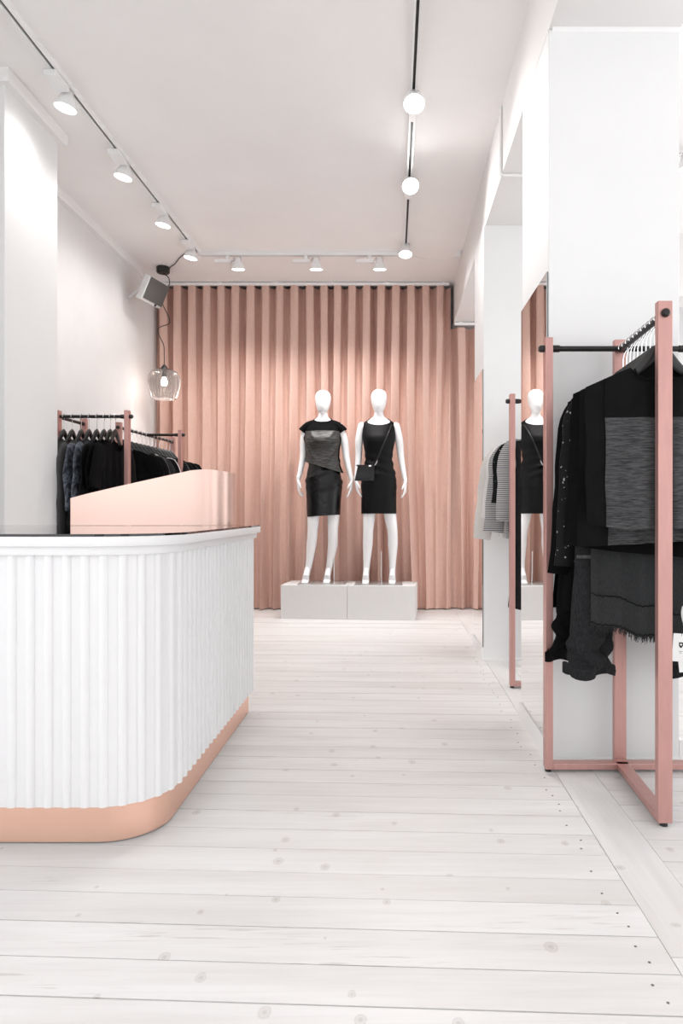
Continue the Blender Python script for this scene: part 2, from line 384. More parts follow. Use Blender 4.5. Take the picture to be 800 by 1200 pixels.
# mouldings
def moulding(path, name, prof):
    """sweep a small profile (out, down) along a horizontal open path with left-hand normal outwards"""
    rs = []
    n = len(path)
    for i, (x, y, z) in enumerate(path):
        d1 = Vector(path[min(i+1, n-1)][:2])-Vector(path[max(i-1, 0)][:2])
        if 0 < i < n-1:
            a = (Vector(path[i][:2])-Vector(path[i-1][:2])).normalized(); b = (Vector(path[i+1][:2])-Vector(path[i][:2])).normalized()
            na = Vector((a.y, -a.x)); nb = Vector((b.y, -b.x)); nn = (na+nb); nn = nn/ (nn.length_squared/2)
        else:
            d1.normalize(); nn = Vector((d1.y, -d1.x))
        rs.append([(x+nn.x*o, y+nn.y*o, z-dn) for o, dn in prof])
    return struct(MB().rings(rs).build(name, 'trim_paint', fixn=True))
PROF = [(0,0),(0.042,0),(0.042,0.055),(0.034,0.068),(0,0.068)]
moulding([(ROOM_L, 4.11, CEIL), (ROOM_L, ROOM_B, CEIL)], 'trim_1', PROF)
moulding([(ROOM_L, 3.55, CEIL-0.001), (-2.016, 3.55, CEIL-0.001), (-2.016, 4.11, CEIL-0.001), (ROOM_L, 4.11, CEIL-0.001)], 'trim_2', PROF)
PR2 = [(0,0),(0.014,0),(0.014,0.008),(0.008,0.014),(0,0.016)]
moulding([(0.625, 2.68, SOFF), (1.125, 2.68, SOFF), (1.125, 3.22, SOFF)], 'trim_3', PR2)

# floorboards: laid across the room and cut against one long border board
TAN = -math.tan(math.radians(2.5)); PIT = 0.1215; GAP = 0.0016
def board(x0, x1, ya, yb):
    dz = random.uniform(-0.0006, 0.0006)
    p = [(x0, ya+TAN*x0), (x1, ya+TAN*x1), (x1, yb+TAN*x1), (x0, yb+TAN*x0)]
    MB().prism(p, -0.02, dz).build('floorboard', 'whitewashed_board', fl)
SB0, SB1 = 0.612, 0.756
nail_me = MB().lathe([(0.0034, 0.0), (0.0028, 0.0008)], 8).mesh('nail'); nail_me.materials.append(MATS['joint_dark'])
k = 0; y = ROOM_F-0.1
while y < ROOM_B+0.15:
    w = PIT*random.uniform(0.93, 1.07)
    board(ROOM_L-0.1, SB0-GAP, y+GAP*random.uniform(0.5, 1.4), y+w-GAP*random.uniform(0.4, 1.2))
    if 0.8 < y < 4.6:
        for fx in ((0.3, 0.72) if random.random() < 0.35 else (random.uniform(0.3, 0.7),)):
            nx = SB0-0.05-random.uniform(0, 0.03); o = bpy.data.objects.new('nail', nail_me); COL.objects.link(o); o.parent = fl; o.location = (nx, y+TAN*nx+w*fx, 0.0005)
    y += w
y = ROOM_F+0.0
while y < ROOM_B+0.25:
    w = PIT*random.uniform(0.93, 1.07)
    board(SB1+GAP, ROOM_R+0.1, y+GAP, y+w-GAP*0.8); y += w
for ya, yb in ((ROOM_F-0.1, 1.5), (1.502, 4.47), (4.472, ROOM_B+0.05)):
    m = MB(); m.prism([(-0.072, ya), (0.072, ya), (0.072, yb), (-0.072, yb)], -0.02, 0.0004)
    # built along its own length so the grain runs with it
    m.v = [(yy, -xx, zz) for xx, yy, zz in m.v]
    o = m.build('floorboard', 'whitewashed_board', fl); o.location = ((SB0+SB1)/2, 0, 0); o.rotation_euler = (0, 0, PI/2)

# ------------------------------------------------------------------ counter
def round_rect_path(x0, xr, yf, yb, r, step=None, seg=12):
    """front edge from x0 to the rounded corner, then back along the right side to yb; points with outward normals"""
    pts = [((x0, yf), (0, -1))]
    for i in range(seg+1):
        a = -PI/2 + (PI/2)*i/seg
        pts.append(((xr-r+r*math.cos(a), yf+r+r*math.sin(a)), (math.cos(a), math.sin(a))))
    pts.append(((xr, yb), (1, 0)))
    return pts
ct = empty('sales_counter', (-1.45, 2.65, 0))
CX, CY = -1.45, 2.65
def ctr(xr, yf, yb, r, z0, z1, name, m, bevel=0.0):
    poly = [p for p, _ in round_rect_path(-2.1, xr, yf, yb, r)] + [(-2.1, yb)]
    poly = [(x-CX, y-CY) for x, y in poly]
    return MB().prism(poly, z0, z1).build(name, m, ct, smooth=True, bevel=bevel)
ctr(-0.705, 2.02, 3.34, 0.17, 0.003, 0.125, 'plinth', 'copper_floor_reflect')
ctr(-0.685, 2.003, 3.35, 0.19, 0.113, 0.86, 'front_panel', 'counter_white')
ctr(-0.668, 1.985, 3.36, 0.21, 0.853, 0.880, 'lower_moulding', 'counter_white', 0.004)
ctr(-0.652, 1.970, 3.37, 0.22, 0.879, 0.909, 'upper_moulding', 'counter_white', 0.004)
ctr(-0.655, 1.973, 3.365, 0.22, 0.909, 0.916, 'glass_top', 'black_glass')
rib = MB()
hw, pr = 0.0135, 0.0105
prof = [(hw*math.cos(a), -pr*math.sin(a)) for a in [PI*i/8 for i in range(9)]]
prof = prof + [(-hw, 0.002), (hw, 0.002)]
rib.prism(prof[::-1], 0, 0.738)
rib_me = rib.mesh('rib'); rib_me.materials.append(MATS['counter_white'])
bmx = bmesh.new(); bmx.from_mesh(rib_me); bmesh.ops.recalc_face_normals(bmx, faces=bmx.faces); bmx.to_mesh(rib_me); bmx.free(); shade(rib_me, 0.9)
# walk the outline in equal steps
path = round_rect_path(-2.08, -0.685, 2.003, 3.335, 0.19, seg=40)
s_acc, nxt, step = 0.0, 0.0, 0.0535
for (p, n0), (q, n1) in zip(path, path[1:]):
    L = (Vector(q)-Vector(p)).length
    while nxt <= s_acc+L:
        f = (nxt-s_acc)/L
        x = p[0]+(q[0]-p[0])*f; y_ = p[1]+(q[1]-p[1])*f
        nn = Vector(n0)*(1-f)+Vector(n1)*f
        if len(path) and (p == path[0][0]): nn = Vector((0, -1))
        if q == path[-1][0]: nn = Vector((1, 0))
        o = bpy.data.objects.new('rib', rib_me); COL.objects.link(o); o.parent = ct
        o.location = (x-CX, y_-CY, 0.115); o.rotation_euler = (0, 0, math.atan2(nn.y, nn.x)+PI/2)
        nxt += step
    s_acc += L
tag(ct, 'white fluted sales counter with rounded corner, copper plinth and black glass top', 'counter')

# copper screen on the back of the counter, sloping top edge and rounded corner
def screen():
    pts = []                       # plan path: along X then round the corner away from the camera
    x0, xe, Yf, r = -1.51, -0.775, 3.20, 0.12
    for i in range(13): pts.append((x0+(xe-r-x0)*i/12, Yf))
    for i in range(1, 9):
        a = -PI/2+PI/2*i/8; pts.append((xe-r+r*math.cos(a), Yf+r+r*math.sin(a)))
    pts.append((xe, Yf+0.16))
    top = []
    for x, y_ in pts:
        f = (x-x0)/(xe-x0)
        z = 1.045+0.135*min(1, f/0.80)**0.93
        if f > 0.72: z = min(z, 1.17+0.0)+0.010*math.sin(min(1, (f-0.72)/0.28)*PI)
        top.append(z)
    rs = []
    n = len(pts)
    for i, (x, y_) in enumerate(pts):
        d = Vector(pts[min(i+1, n-1)])-Vector(pts[max(i-1, 0)]); d.normalize(); nn = Vector((d.y, -d.x)); t = 0.012
        rs.append([(x, y_, 0.917), (x, y_, top[i]), (x-nn.x*t, y_-nn.y*t, top[i]), (x-nn.x*t, y_-nn.y*t, 0.917)])
    return MB().rings(rs).build('copper_screen', 'copper_bright_reflect', smooth=True, fixn=True)
tag(screen(), 'polished copper screen with a sloping top edge standing on the counter top', 'screen')

# ------------------------------------------------------------------ curtains
def curtain_rows(x0, x1, z0, z1, Y, pitch, amp, seed, off=0.0, nz=26):
    nfold = (x1-x0)/pitch; nu = int(nfold*20); rows = []
    for k in range(nz+1):
        v = k/nz; z = z0+(z1-z0)*v; d = (CEIL-z)/CEIL; row = []
        for i in range(nu+1):
            u = i/nu; x = x0+(x1-x0)*u
            jit = noise.noise(Vector((x*2.3+seed, z*0.10, seed)))*(0.75+4.6*d) + noise.noise(Vector((x*5.1+seed, z*0.22, 3+seed)))*1.8*d
            ph = 2*PI*u*nfold+jit
            a = amp*max(0.25, 0.95+noise.noise(Vector((x*3.4+seed, z*0.12, 9+seed)))*(0.3+1.5*d))
            w = math.sin(ph); lobe = 2*abs(math.sin(ph/2))**0.85-1; m_ = min(1, d*1.6); yy = -a*((1-m_)*lobe+m_*math.copysign(abs(w)**0.85, w)*0.75+m_*0.25*lobe) + 0.05*d*noise.noise(Vector((x*2.4+seed, z*0.15, 15))) + 0.018*d*noise.noise(Vector((x*14+seed, z*1.1, 5)))
            yy += 0.25*a*math.sin(2*ph+0.8)*d
            xx = x+0.22*a*math.sin(2*ph)*(1-0.4*d)
            row.append((xx, Y+yy-off, z))
        rows.append(row)
    return rows
def curtain(x0, x1, ztop, Y, pitch, amp, seed, label):
    c = empty('curtain', ((x0+x1)/2, Y, 0)); sh = Vector(((x0+x1)/2, Y, 0))
    def put(rows, name):
        m = MB().grid([[tuple(Vector(p)-sh) for p in r] for r in rows])
        return m.build(name, 'pink_linen', c, smooth=True)
    rows = curtain_rows(x0, x1, 0.012, ztop, Y, pitch, amp, seed)
    me = put(rows, 'fabric').data; me.polygons.foreach_set('use_smooth', [True]*len(me.polygons))
    hem = curtain_rows(x0, x1, 0.010, 0.12, Y, pitch, amp, seed, 0.004, 3)
    put(hem, 'hem')
    tag(c, label, 'curtain')
    return c
curtain(-2.37, 0.585, 3.235, 6.86, 0.146, 0.068, 2.0, 'wide dusty pink linen curtain in deep folds across the back wall')
curtain(0.568, 1.12, 2.835, 6.90, 0.19, 0.060, 7.3, 'narrow dusty pink curtain hanging lower beside the rear column')
def rail(x0, x1, z, Y, label, nb):
    r = empty('curtain_rail', ((x0+x1)/2, Y, z))
    L = (x1-x0)/2
    MB().box(-L, L, -0.016, 0.016, -0.034, -0.008).build('rail', 'trim_paint', r, bevel=0.003)
    for i in range(nb):
        x = -L+0.06+(2*L-0.12)*i/max(1, nb-1)
        MB().box(x-0.015, x+0.015, -0.012, 0.012, -0.008, 0.0).build('bracket', 'trim_paint', r)
    tag(r, label, 'curtain rail')
rail(-2.33, 0.56, CEIL, 6.80, 'long white curtain rail on the ceiling above the wide pink curtain', 6)
rail(0.615, 1.10, SOFF, 6.80, 'short white curtain rail under the beam above the narrow curtain', 2)
struct(MB().box(0.560, 0.612, 6.98, ROOM_B, 0, CEIL).build('trim_4', 'mirror_frame'))

# ------------------------------------------------------------------ mirrors on the inner faces of the columns
def mirror(x, y0, y1, z0, z1, label):
    m = empty('wall_mirror', (x, (y0+y1)/2, z0)); h = (y1-y0)/2
    MB().box(-0.005, -0.0002, -h, h, 0, z1-z0).build('backing', 'mirror_frame', m)
    MB().box(-0.0066, -0.0051, -h+0.0015, h-0.0015, 0.0015, z1-z0-0.0015).build('glass', 'mirror_silver', m)
    tag(m, label, 'mirror')
mirror(0.611, 2.685, 3.215, 0.087, 1.925, 'tall mirror on the near column reflecting the mannequin in a black dress')
mirror(0.599, 4.515, 4.995, 0.087, 1.925, 'tall mirror on the rear column reflecting the pink curtain')

# ------------------------------------------------------------------ display plinths
PR = -math.radians(5.0)
pc = Vector((-0.414, 6.215, 0)); ux = Vector((math.cos(PR), math.sin(PR), 0)); uy = Vector((-math.sin(PR), math.cos(PR), 0))
PZ = 0.31
for sgn, side in ((-1, 'left'), (1, 'right')):
    o = MB().box(-0.308, 0.308, 0, 0.42, 0, PZ).build('display_plinth', 'plinth_paint', bevel=0.003)
    o.location = pc+ux*(0.309*sgn); o.rotation_euler = (0, 0, PR)
    tag(o, 'pale grey display box under the mannequin in the ' + ('grey front tee' if sgn < 0 else 'sleeveless black dress'), 'plinth')

# ------------------------------------------------------------------ mannequins
TORSO = [  # z, cx, half width, front depth, back depth
 (0.78, 0, 0.125, 0.085, 0.090), (0.84, 0, 0.150, 0.100, 0.115), (0.90, 0, 0.159, 0.105, 0.125), (0.97, 0, 0.154, 0.102, 0.112),
 (1.04, 0, 0.143, 0.098, 0.092), (1.11, 0, 0.124, 0.092, 0.080), (1.18, 0, 0.117, 0.090, 0.078), (1.25, 0, 0.126, 0.100, 0.082),
 (1.32, 0, 0.140, 0.130, 0.088), (1.36, 0, 0.147, 0.128, 0.090), (1.41, 0, 0.152, 0.102, 0.090), (1.46, 0, 0.155, 0.078, 0.082),
 (1.50, 0, 0.140, 0.060, 0.070), (1.53, 0, 0.096, 0.050, 0.060), (1.55, 0, 0.064, 0.046, 0.052), (1.57, 0, 0.048, 0.044, 0.046),
 (1.60, 0, 0.041, 0.044, 0.042), (1.66, 0, 0.039, 0.046, 0.044)]
HEAD = [(1.602, 0, 0.020, 0.034, -0.022), (1.608, 0, 0.034, 0.048, -0.020), (1.622, 0, 0.047, 0.064, -0.015), (1.650, 0, 0.0595, 0.080, -0.008), (1.685, 0, 0.069, 0.090, -0.002),
 (1.72, 0, 0.0745, 0.095, 0.001), (1.752, 0, 0.0750, 0.095, 0.003), (1.78, 0, 0.0685, 0.086, 0.004), (1.80, 0, 0.054, 0.068, 0.005), (1.812, 0, 0.036, 0.045, 0.005), (1.818, 0, 0.016, 0.020, 0.006)]
def ell(cx, cy, z, a, bf, bb, n=36, e=0.0):
    r = []
    for i in range(n):
        t = 2*PI*i/n; c, s_ = math.cos(t), math.sin(t)
        r.append(Vector((cx+a*c, cy+(bb if s_ > 0 else bf)*s_, z)))
    return r
def add_hand(mb, w, d, pn, thumb, k=1.0):
    """w wrist, d hand direction, pn palm normal, thumb the side of the thumb"""
    d = d.normalized(); pn = (pn-d*pn.dot(d)).normalized(); t = (thumb-d*thumb.dot(d)); t = (t-pn*t.dot(pn)).normalized()
    mb.tube([w-d*0.03, w, w+d*0.03, w+d*0.065, w+d*0.092], [0.021, 0.021, 0.029, 0.034, 0.032], [0.019, 0.017, 0.015, 0.013, 0.010], ref=t, n=14, round_ends=True)
    for i, (off, L, cu) in enumerate(((0.025, 0.070, 8), (0.009, 0.080, 14), (-0.008, 0.074, 20), (-0.024, 0.058, 26))):
        p = w+d*0.088+t*off*1.0; dirv = (d+t*off*4.0).normalized(); pts = [p-d*0.015, p]
        ang = math.radians(cu)
        for seg in (0.44, 0.31, 0.25):
            dirv = (dirv*math.cos(ang)+pn*math.sin(ang)).normalized(); p = p+dirv*L*seg; pts.append(p); ang = math.radians(cu*1.1)
        mb.tube(pts, [0.0088, 0.0088, 0.0082, 0.0076, 0.0066], ref=t, n=10, round_ends=True)
    p = w+d*0.028+t*0.022; dv = (d*0.8+t*0.55+pn*0.25).normalized(); q = p+dv*0.036; dv2 = (d*0.95+t*0.2+pn*0.3).normalized()
    mb.tube([p-dv*0.012, p, q, q+dv2*0.028], [0.013, 0.0125, 0.0098, 0.0075], ref=pn, n=10, round_ends=True)
def mannequin_body(arms, legs, head_dx, name, parent):
    mb = MB()
    mb.rings([ell(cx, 0, z, a, bf, bb) for z, cx, a, bf, bb in TORSO])
    hd = []
    for z, cx, a, b, cy in HEAD: hd.append(ell(head_dx, cy, z, a, b, b))
    mb.rings(hd)
    for pts, rad in arms:
        sg = 1 if pts[0][0] > 0 else -1
        P = spline(pts[:4], 5); R = [rad[0]]*0
        rr = [hermite([(0,)+(rad[0],), (5, rad[1]), (10, rad[2]), (15, rad[3])], i)[0] for i in range(len(P))]
        mb.tube(P, rr, [r*0.92 for r in rr], n=18, round_ends=True)
        w = Vector(pts[3]); d = Vector(pts[4])-w
        add_hand(mb, w, d, Vector((-sg, 0.25, 0)), Vector((-0.15*sg, -1, 0)))
    for pts, rad in legs:
        P = spline(pts[:6], 5)
        tab = [(5*i, r) for i, r in enumerate(rad)]
        rr = [hermite(tab, i)[0] for i in range(len(P))]
        mb.tube(P, rr, rr, n=20, round_ends=True)
        an = Vector(pts[5]); tx = Vector(pts[6])
        mid = an.lerp(tx, 0.5)+Vector((0, -0.02, 0.008))
        mb.tube([an+Vector((0, 0.0, 0.02)), mid, tx+Vector((0, 0.03, 0.012)), tx], [0.028, 0.029, 0.036, 0.032], [0.028, 0.024, 0.017, 0.010], ref=(1,0,0), n=14, round_ends=True)
        mb.tube([an+Vector((0, 0.008, 0.02)), an+Vector((0, 0.026, -0.02)), an+Vector((0, 0.024, -0.045))], [0.026, 0.025, 0.018], ref=(1,0,0), n=12, round_ends=True)   # raised heel
        for j in range(5):
            off = (j-2)*0.0125; mb.tube([tx+Vector((off, 0.01, 0.0)), tx+Vector((off*1.05, -0.030+0.005*abs(j-1), -0.004))], [0.0085-0.0006*j, 0.0075-0.0006*j], ref=(1,0,0), n=8, round_ends=True)
    me = mb.mesh('tmp'); ob = bpy.data.objects.new('tmp', me); COL.objects.link(ob)
    md = ob.modifiers.new('r', 'REMESH'); md.mode = 'VOXEL'; md.voxel_size = 0.0048; md.use_smooth_shade = True
    sm = ob.modifiers.new('s', 'SMOOTH'); sm.factor = 0.5; sm.iterations = 5
    dg = bpy.context.evaluated_depsgraph_get(); me2 = bpy.data.meshes.new_from_object(ob.evaluated_get(dg), depsgraph=dg)
    bpy.data.objects.remove(ob); me2.name = name; me2.materials.clear(); me2.materials.append(MATS['mannequin_white'])
    o = bpy.data.objects.new(name, me2); COL.objects.link(o); o.parent = parent
    return o
def tor(z): return hermite(TORSO, z)
def shell(zfun, offs, nlev, n=96, u0=0.0, u1=2*PI, close=True, wr=None, amul=1.0, extra=0.0):
    """clothing shell following the torso: level v 0..1 from hem to top, zfun(v, t) the height, offs(v) the ease"""
    rows = []
    for k in range(nlev+1):
        v = k/nlev; row = []
        for i in range(n if close else n+1):
            t = u0+(u1-u0)*i/n; z = zfun(v, t); cx, a, bf, bb = tor(z)
            o = offs(v)+extra; c, s_ = math.cos(t), math.sin(t)
            p = Vector((cx+(a+o)*c, ((bb if s_ > 0 else bf)+o)*s_, z))
            if wr: p = wr(p, v, t)
            row.append(p)
        rows.append(row)
    return rows

m1 = empty('mannequin', (pc.x+ux.x*-0.262+uy.x*0.20, pc.y+ux.y*-0.262+uy.y*0.20, PZ))
ARM_L1 = ([(-0.150, 0.0, 1.475), (-0.180, 0.01, 1.34), (-0.190, 0.015, 1.18), (-0.230, -0.02, 0.975), (-0.222, -0.03, 0.79)], (0.047, 0.042, 0.034, 0.022))
ARM_R1 = ([(0.150, 0.0, 1.475), (0.200, 0.01, 1.34), (0.222, 0.01, 1.18), (0.272, -0.02, 0.965), (0.262, -0.05, 0.80)], (0.047, 0.042, 0.034, 0.022))
LEG_L1 = ([(-0.080, 0.0, 0.84), (-0.088, -0.008, 0.66), (-0.095, -0.015, 0.50), (-0.110, 0.012, 0.36), (-0.130, 0.02, 0.20), (-0.146, 0.015, 0.115), (-0.160, -0.075, 0.016)], (0.074, 0.060, 0.048, 0.047, 0.033, 0.028))
LEG_R1 = ([(0.082, 0.0, 0.84), (0.098, -0.006, 0.66), (0.094, -0.012, 0.50), (0.090, 0.016, 0.36), (0.064, 0.03, 0.20), (0.050, 0.03, 0.115), (0.040, -0.06, 0.016)], (0.074, 0.060, 0.048, 0.047, 0.033, 0.028))
mannequin_body([ARM_L1, ARM_R1], [LEG_L1, LEG_R1], 0.0, 'body', m1)
def plate(root, rodx):
    MB().box(-0.22, 0.22, -0.17, 0.17, 0.0005, 0.008).build('base_plate', 'clear_plate', root, bevel=0.002)
    MB().tube([(rodx, 0.075, 0.008), (rodx, 0.055, 0.30)], 0.007, n=12).build('support_rod', 'chrome', root, smooth=True)
plate(m1, 0.098)
# leather skirt
def wr_skirt(p, v, t):
    f = 0.004*noise.noise(Vector((p.x*9, p.z*7+p.x*10, 2)))+0.011*max(0, math.sin(p.z*38-p.x*17+1.3*noise.noise(Vector((p.x*5, p.z*4, 3)))))**2*max(0, min(1, (p.z-0.80)/0.12))*(1 if math.sin(t) < 0.2 else 0.2)
    r = Vector((math.cos(t), math.sin(t), 0)); return p+r*f
def skirt_off(v): return 0.014 if v > 0.45 else 0.014+0.02*(0.45-v)
rows = []
for k in range(41):
    v = k/40; z = 0.635+v*(1.20-0.635); row = []
    for i in range(96):
        t = 2*PI*i/96; cx, a, bf, bb = tor(max(z, 0.87)); nar = 0 if z > 0.87 else (0.87-z)*0.045
        p = Vector((0.008+(a+0.014-nar)*math.cos(t), ((bb if math.sin(t) > 0 else bf)+0.012)*math.sin(t), z+(0.010*math.cos(t) if k == 0 else 0)))
        row.append(wr_skirt(p, v, t))
    rows.append(row)
MB().grid(rows, True).build('leather_skirt', 'leather_black', m1, smooth=True)['label'] = 'knee-length black leather skirt'
# tee with a shimmering front
def tee_hem(t): return 1.10+(-0.055)*math.cos(t)+(-0.012 if math.sin(t) < 0 else 0)
def tee_top(t): return 1.555-(0.040 if math.sin(t) < 0 else 0.012)*abs(math.sin(t))**1.5
def tee_z(v, t):
    h, tp = tee_hem(t), tee_top(t); return h+(tp-h)*v
def tee_off(v): return 0.040*(1-v)**1.1+0.010 if v < 0.9 else 0.010
def wr_tee(p, v, t):
    f = 0.010*(1-v)*noise.noise(Vector((p.x*10, p.z*3, 4)))+0.013*max(0, math.sin(p.z*34-p.x*p.x*260+0.5))**2*max(0, 1-abs(v-0.40)*2.2)*(1 if math.sin(t) < 0 else 0.2)
    return p+Vector((math.cos(t), math.sin(t), 0))*f
tee = MB().grid(shell(tee_z, tee_off, 40, wr=wr_tee), True).build('tee', 'black_jersey', m1, smooth=True)
tee['label'] = 'black cap-sleeved tee with a shimmering grey front'
MB().grid(shell(lambda v, t: tee_hem(t)+(1.425-tee_hem(t))*v, lambda v: tee_off(v*0.76), 32, n=40, u0=PI+0.42, u1=2*PI-0.42, close=False, wr=lambda p, v, t: wr_tee(p, v*0.76, t), extra=0.004)).build('front_panel', 'shimmer_grey', tee, smooth=True)['label'] = 'shimmering grey front panel'
for sg in (-1, 1):
    P = spline([(0.085*sg, 0, 1.505), (0.135*sg, 0, 1.484), (0.168*sg, 0.002, 1.452), (0.188*sg, 0.004, 1.425)], 4)
    MB().tube(P, [0.050+0.006*i/12 for i in range(13)], [0.034+0.015*i/12 for i in range(13)], n=24, cap1=False).build('sleeve', 'black_jersey', tee, smooth=True)
tag(m1, 'white egg-headed mannequin wearing a grey front tee and black leather skirt', 'mannequin')

m2 = empty('mannequin', (pc.x+ux.x*0.268+uy.x*0.20, pc.y+ux.y*0.268+uy.y*0.20, PZ))
ARM_L2 = ([(-0.158, 0.0, 1.475), (-0.186, 0.01, 1.34), (-0.190, 0.02, 1.18), (-0.212, -0.01, 0.965), (-0.190, -0.03, 0.79)], (0.043, 0.041, 0.034, 0.022))
ARM_R2 = ([(0.158, 0.0, 1.475), (0.190, 0.01, 1.34), (0.208, 0.02, 1.18), (0.246, -0.02, 0.955), (0.242, -0.05, 0.78)], (0.043, 0.041, 0.034, 0.022))
LEG_L2 = ([(-0.082, 0.0, 0.84), (-0.090, -0.008, 0.66), (-0.099, -0.015, 0.50), (-0.105, 0.014, 0.36), (-0.114, 0.025, 0.20), (-0.118, 0.02, 0.115), (-0.122, -0.07, 0.016)], (0.074, 0.060, 0.048, 0.047, 0.033, 0.028))
LEG_R2 = ([(0.084, 0.0, 0.84), (0.101, -0.006, 0.66), (0.126, -0.012, 0.50), (0.130, 0.016, 0.36), (0.127, 0.03, 0.20), (0.125, 0.025, 0.115), (0.124, -0.065, 0.016)], (0.074, 0.060, 0.048, 0.047, 0.033, 0.028))
mannequin_body([ARM_L2, ARM_R2], [LEG_L2, LEG_R2], 0.0, 'body', m2)
plate(m2, 0.02)
def dr_top(t): return 1.548-(0.072 if math.sin(t) < 0 else 0.02)*abs(math.sin(t))**1.4
rows = []
for k in range(61):
    v = k/60; row = []
    for i in range(120):
        t = 2*PI*i/120; z = 0.655+(dr_top(t)-0.655)*v; cx, a, bf, bb = tor(max(z, 0.87)); nar = 0 if z > 0.87 else (0.87-z)*0.0
        o = 0.010
        if z > 1.40: a = min(a, 0.150)
        p = Vector((cx+(a+o-nar)*math.cos(t), ((bb if math.sin(t) > 0 else bf)+o)*math.sin(t), z))
        rz = max(0, 1-abs(z-1.10)/0.17)
        f = 0.0065*rz*math.sin(z*88+p.x*26+2.2*noise.noise(Vector((p.x*6, z*3, 1))))+0.003*noise.noise(Vector((p.x*12, z*6, 8)))
        row.append(p+Vector((math.cos(t), math.sin(t), 0))*f)
    rows.append(row)
MB().grid(rows, True).build('dress', 'dress_crepe', m2, smooth=True)['label'] = 'sleeveless black dress gathered at the waist'
tag(m2, 'white egg-headed mannequin wearing a sleeveless black dress with gathered waist', 'mannequin')
# crossbody bag
bag = empty('handbag', (m2.location.x-0.125, m2.location.y-0.150, PZ+0.955))
b = MB()
rs = []
for k in range(9):
    f = k/8; z = 0.142*f; hwid = 0.094-0.018*f; th = 0.030*(1-0.75*abs(f-0.35)**1.4)
    rs.append([Vector((x_*hwid+0.012*f, y_*th*(1-0.25*abs(x_)**3), z)) for x_, y_ in [(-1,-0.3),(-0.95,-0.85),(-0.5,-1),(0,-1.05),(0.5,-1),(0.95,-0.85),(1,-0.3),(1,0.3),(0.9,0.8),(0,1),(-0.9,0.8),(-1,0.3)]])
b.rings(rs).build('pouch', 'bag_leather', bag, smooth=True)
MB().box(-0.075, 0.085, -0.020, 0.020, 0.138, 0.146).build('zip_edge', 'bag_leather', bag, bevel=0.002)
MB().box(0.035, 0.060, -0.034, -0.026, 0.128, 0.142).build('clasp', 'chrome', bag, bevel=0.002)['label'] = 'silver clasp'
strap = []
for q in [(0.095, 0.0, 0.145), (0.115, -0.010, 0.20), (0.175, -0.018, 0.345), (0.215, 0.014, 0.44), (0.240, 0.085, 0.512), (0.247, 0.130, 0.545), (0.245, 0.170, 0.552), (0.23, 0.235, 0.48), (0.16, 0.255, 0.32), (0.03, 0.265, 0.18), (-0.06, 0.15, 0.14), (-0.075, 0.0, 0.142)]: strap.append(q)
MB().tube(spline(strap, 6), 0.006, 0.003, ref=(1,0,0), n=8).build('strap', 'bag_leather', bag, smooth=True)
MB().tube([(0.093, -0.004, 0.142), (0.106, -0.005, 0.165), (0.112, -0.006, 0.185)], 0.005, n=8).build('ring', 'chrome', bag, smooth=True)['label'] = 'silver ring'
tag(bag, 'small black leather crossbody bag hanging on the mannequin in the black dress', 'handbag')

# ------------------------------------------------------------------ clothes racks
def bar(mb, p, q, w, h, z):                     # flat bar in plan between two points
    p = Vector(p); q = Vector(q); d = (q-p).normalized(); n = Vector((-d.y, d.x))*w/2
    poly = [(p-n), (q-n), (q+n), (p+n)]
    return mb.prism([(a.x, a.y) for a in poly], z, z+h)
def post(mb, c, along, H, wide=0.045, thin=0.028):
    c = Vector(c); d = Vector(along).normalized(); n = Vector((-d.y, d.x))
    poly = [c-d*thin/2-n*wide/2, c+d*thin/2-n*wide/2, c+d*thin/2+n*wide/2, c-d*thin/2+n*wide/2]
    return mb.prism([(a.x, a.y) for a in poly], 0.012, H)
def clothes_rack(origin, segs, posts, label, H=1.637, RZ=1.598):
    """segs: pairs of plan points carrying a rail and a base bar; posts: (point, direction of its frame)"""
    O = Vector(origin); r = empty('clothes_rack', (O.x, O.y, 0))
    def L(p): return Vector((p[0]-O.x, p[1]-O.y))
    for c, d in posts:
        post(MB(), L(c), d, H).build('post', 'rose_metal', r, bevel=0.002)
        q = L(c); MB().lathe([(0.012, 0.0), (0.012, 0.012)], 10, (q.x, q.y, 0)).build('foot', 'black_plastic', r)
    for i, (p, q, e0, e1) in enumerate(segs):
        P, Q = L(p), L(q); d = (Q-P).normalized()
        bar(MB(), P+d*0.014, Q-d*0.014, 0.045, 0.022, 0.012).build('base_bar', 'rose_metal', r, bevel=0.002)
        a = P-d*e0; b_ = Q+d*e1
        MB().tube([(a.x, a.y, RZ), (b_.x, b_.y, RZ)], 0.0105, n=14).build('hanging_rail', 'rail_black', r, smooth=True)
        for pt, sg, e in ((P, -1, e0), (Q, 1, e1)):
            if e <= 0: continue
            k0 = pt+d*sg*0.0145; k1 = pt+d*sg*e
            MB().tube([(k0.x, k0.y, RZ), (k1.x, k1.y, RZ), (k1.x+d.x*sg*0.006, k1.y+d.y*sg*0.006, RZ)], [0.0135, 0.0135, 0.009], n=14).build('end_cap', 'rail_black', r, smooth=True)
            k2 = pt-d*sg*0.0145; k3 = pt-d*sg*0.042
            MB().tube([(k2.x, k2.y, RZ), (k3.x, k3.y, RZ)], 0.0135, n=14).build('collar', 'rail_black', r, smooth=True)
    tag(r, label, 'clothes rack')
    return r
EX, EY = (1, 0), (0, 1)
RAILZ = 1.598
clothes_rack((0.86, 2.5), [((0.588, 2.585), (1.125, 2.585), 0.030, 0.030), ((0.867, 2.600), (0.847, 2.135), 0.0, 0.022)],
             [((0.588, 2.585), EX), ((1.125, 2.585), EX), ((0.867, 2.612), EY), ((0.847, 2.135), EY)],
             'rose metal clothes rack nearest the camera, in front of the near column')
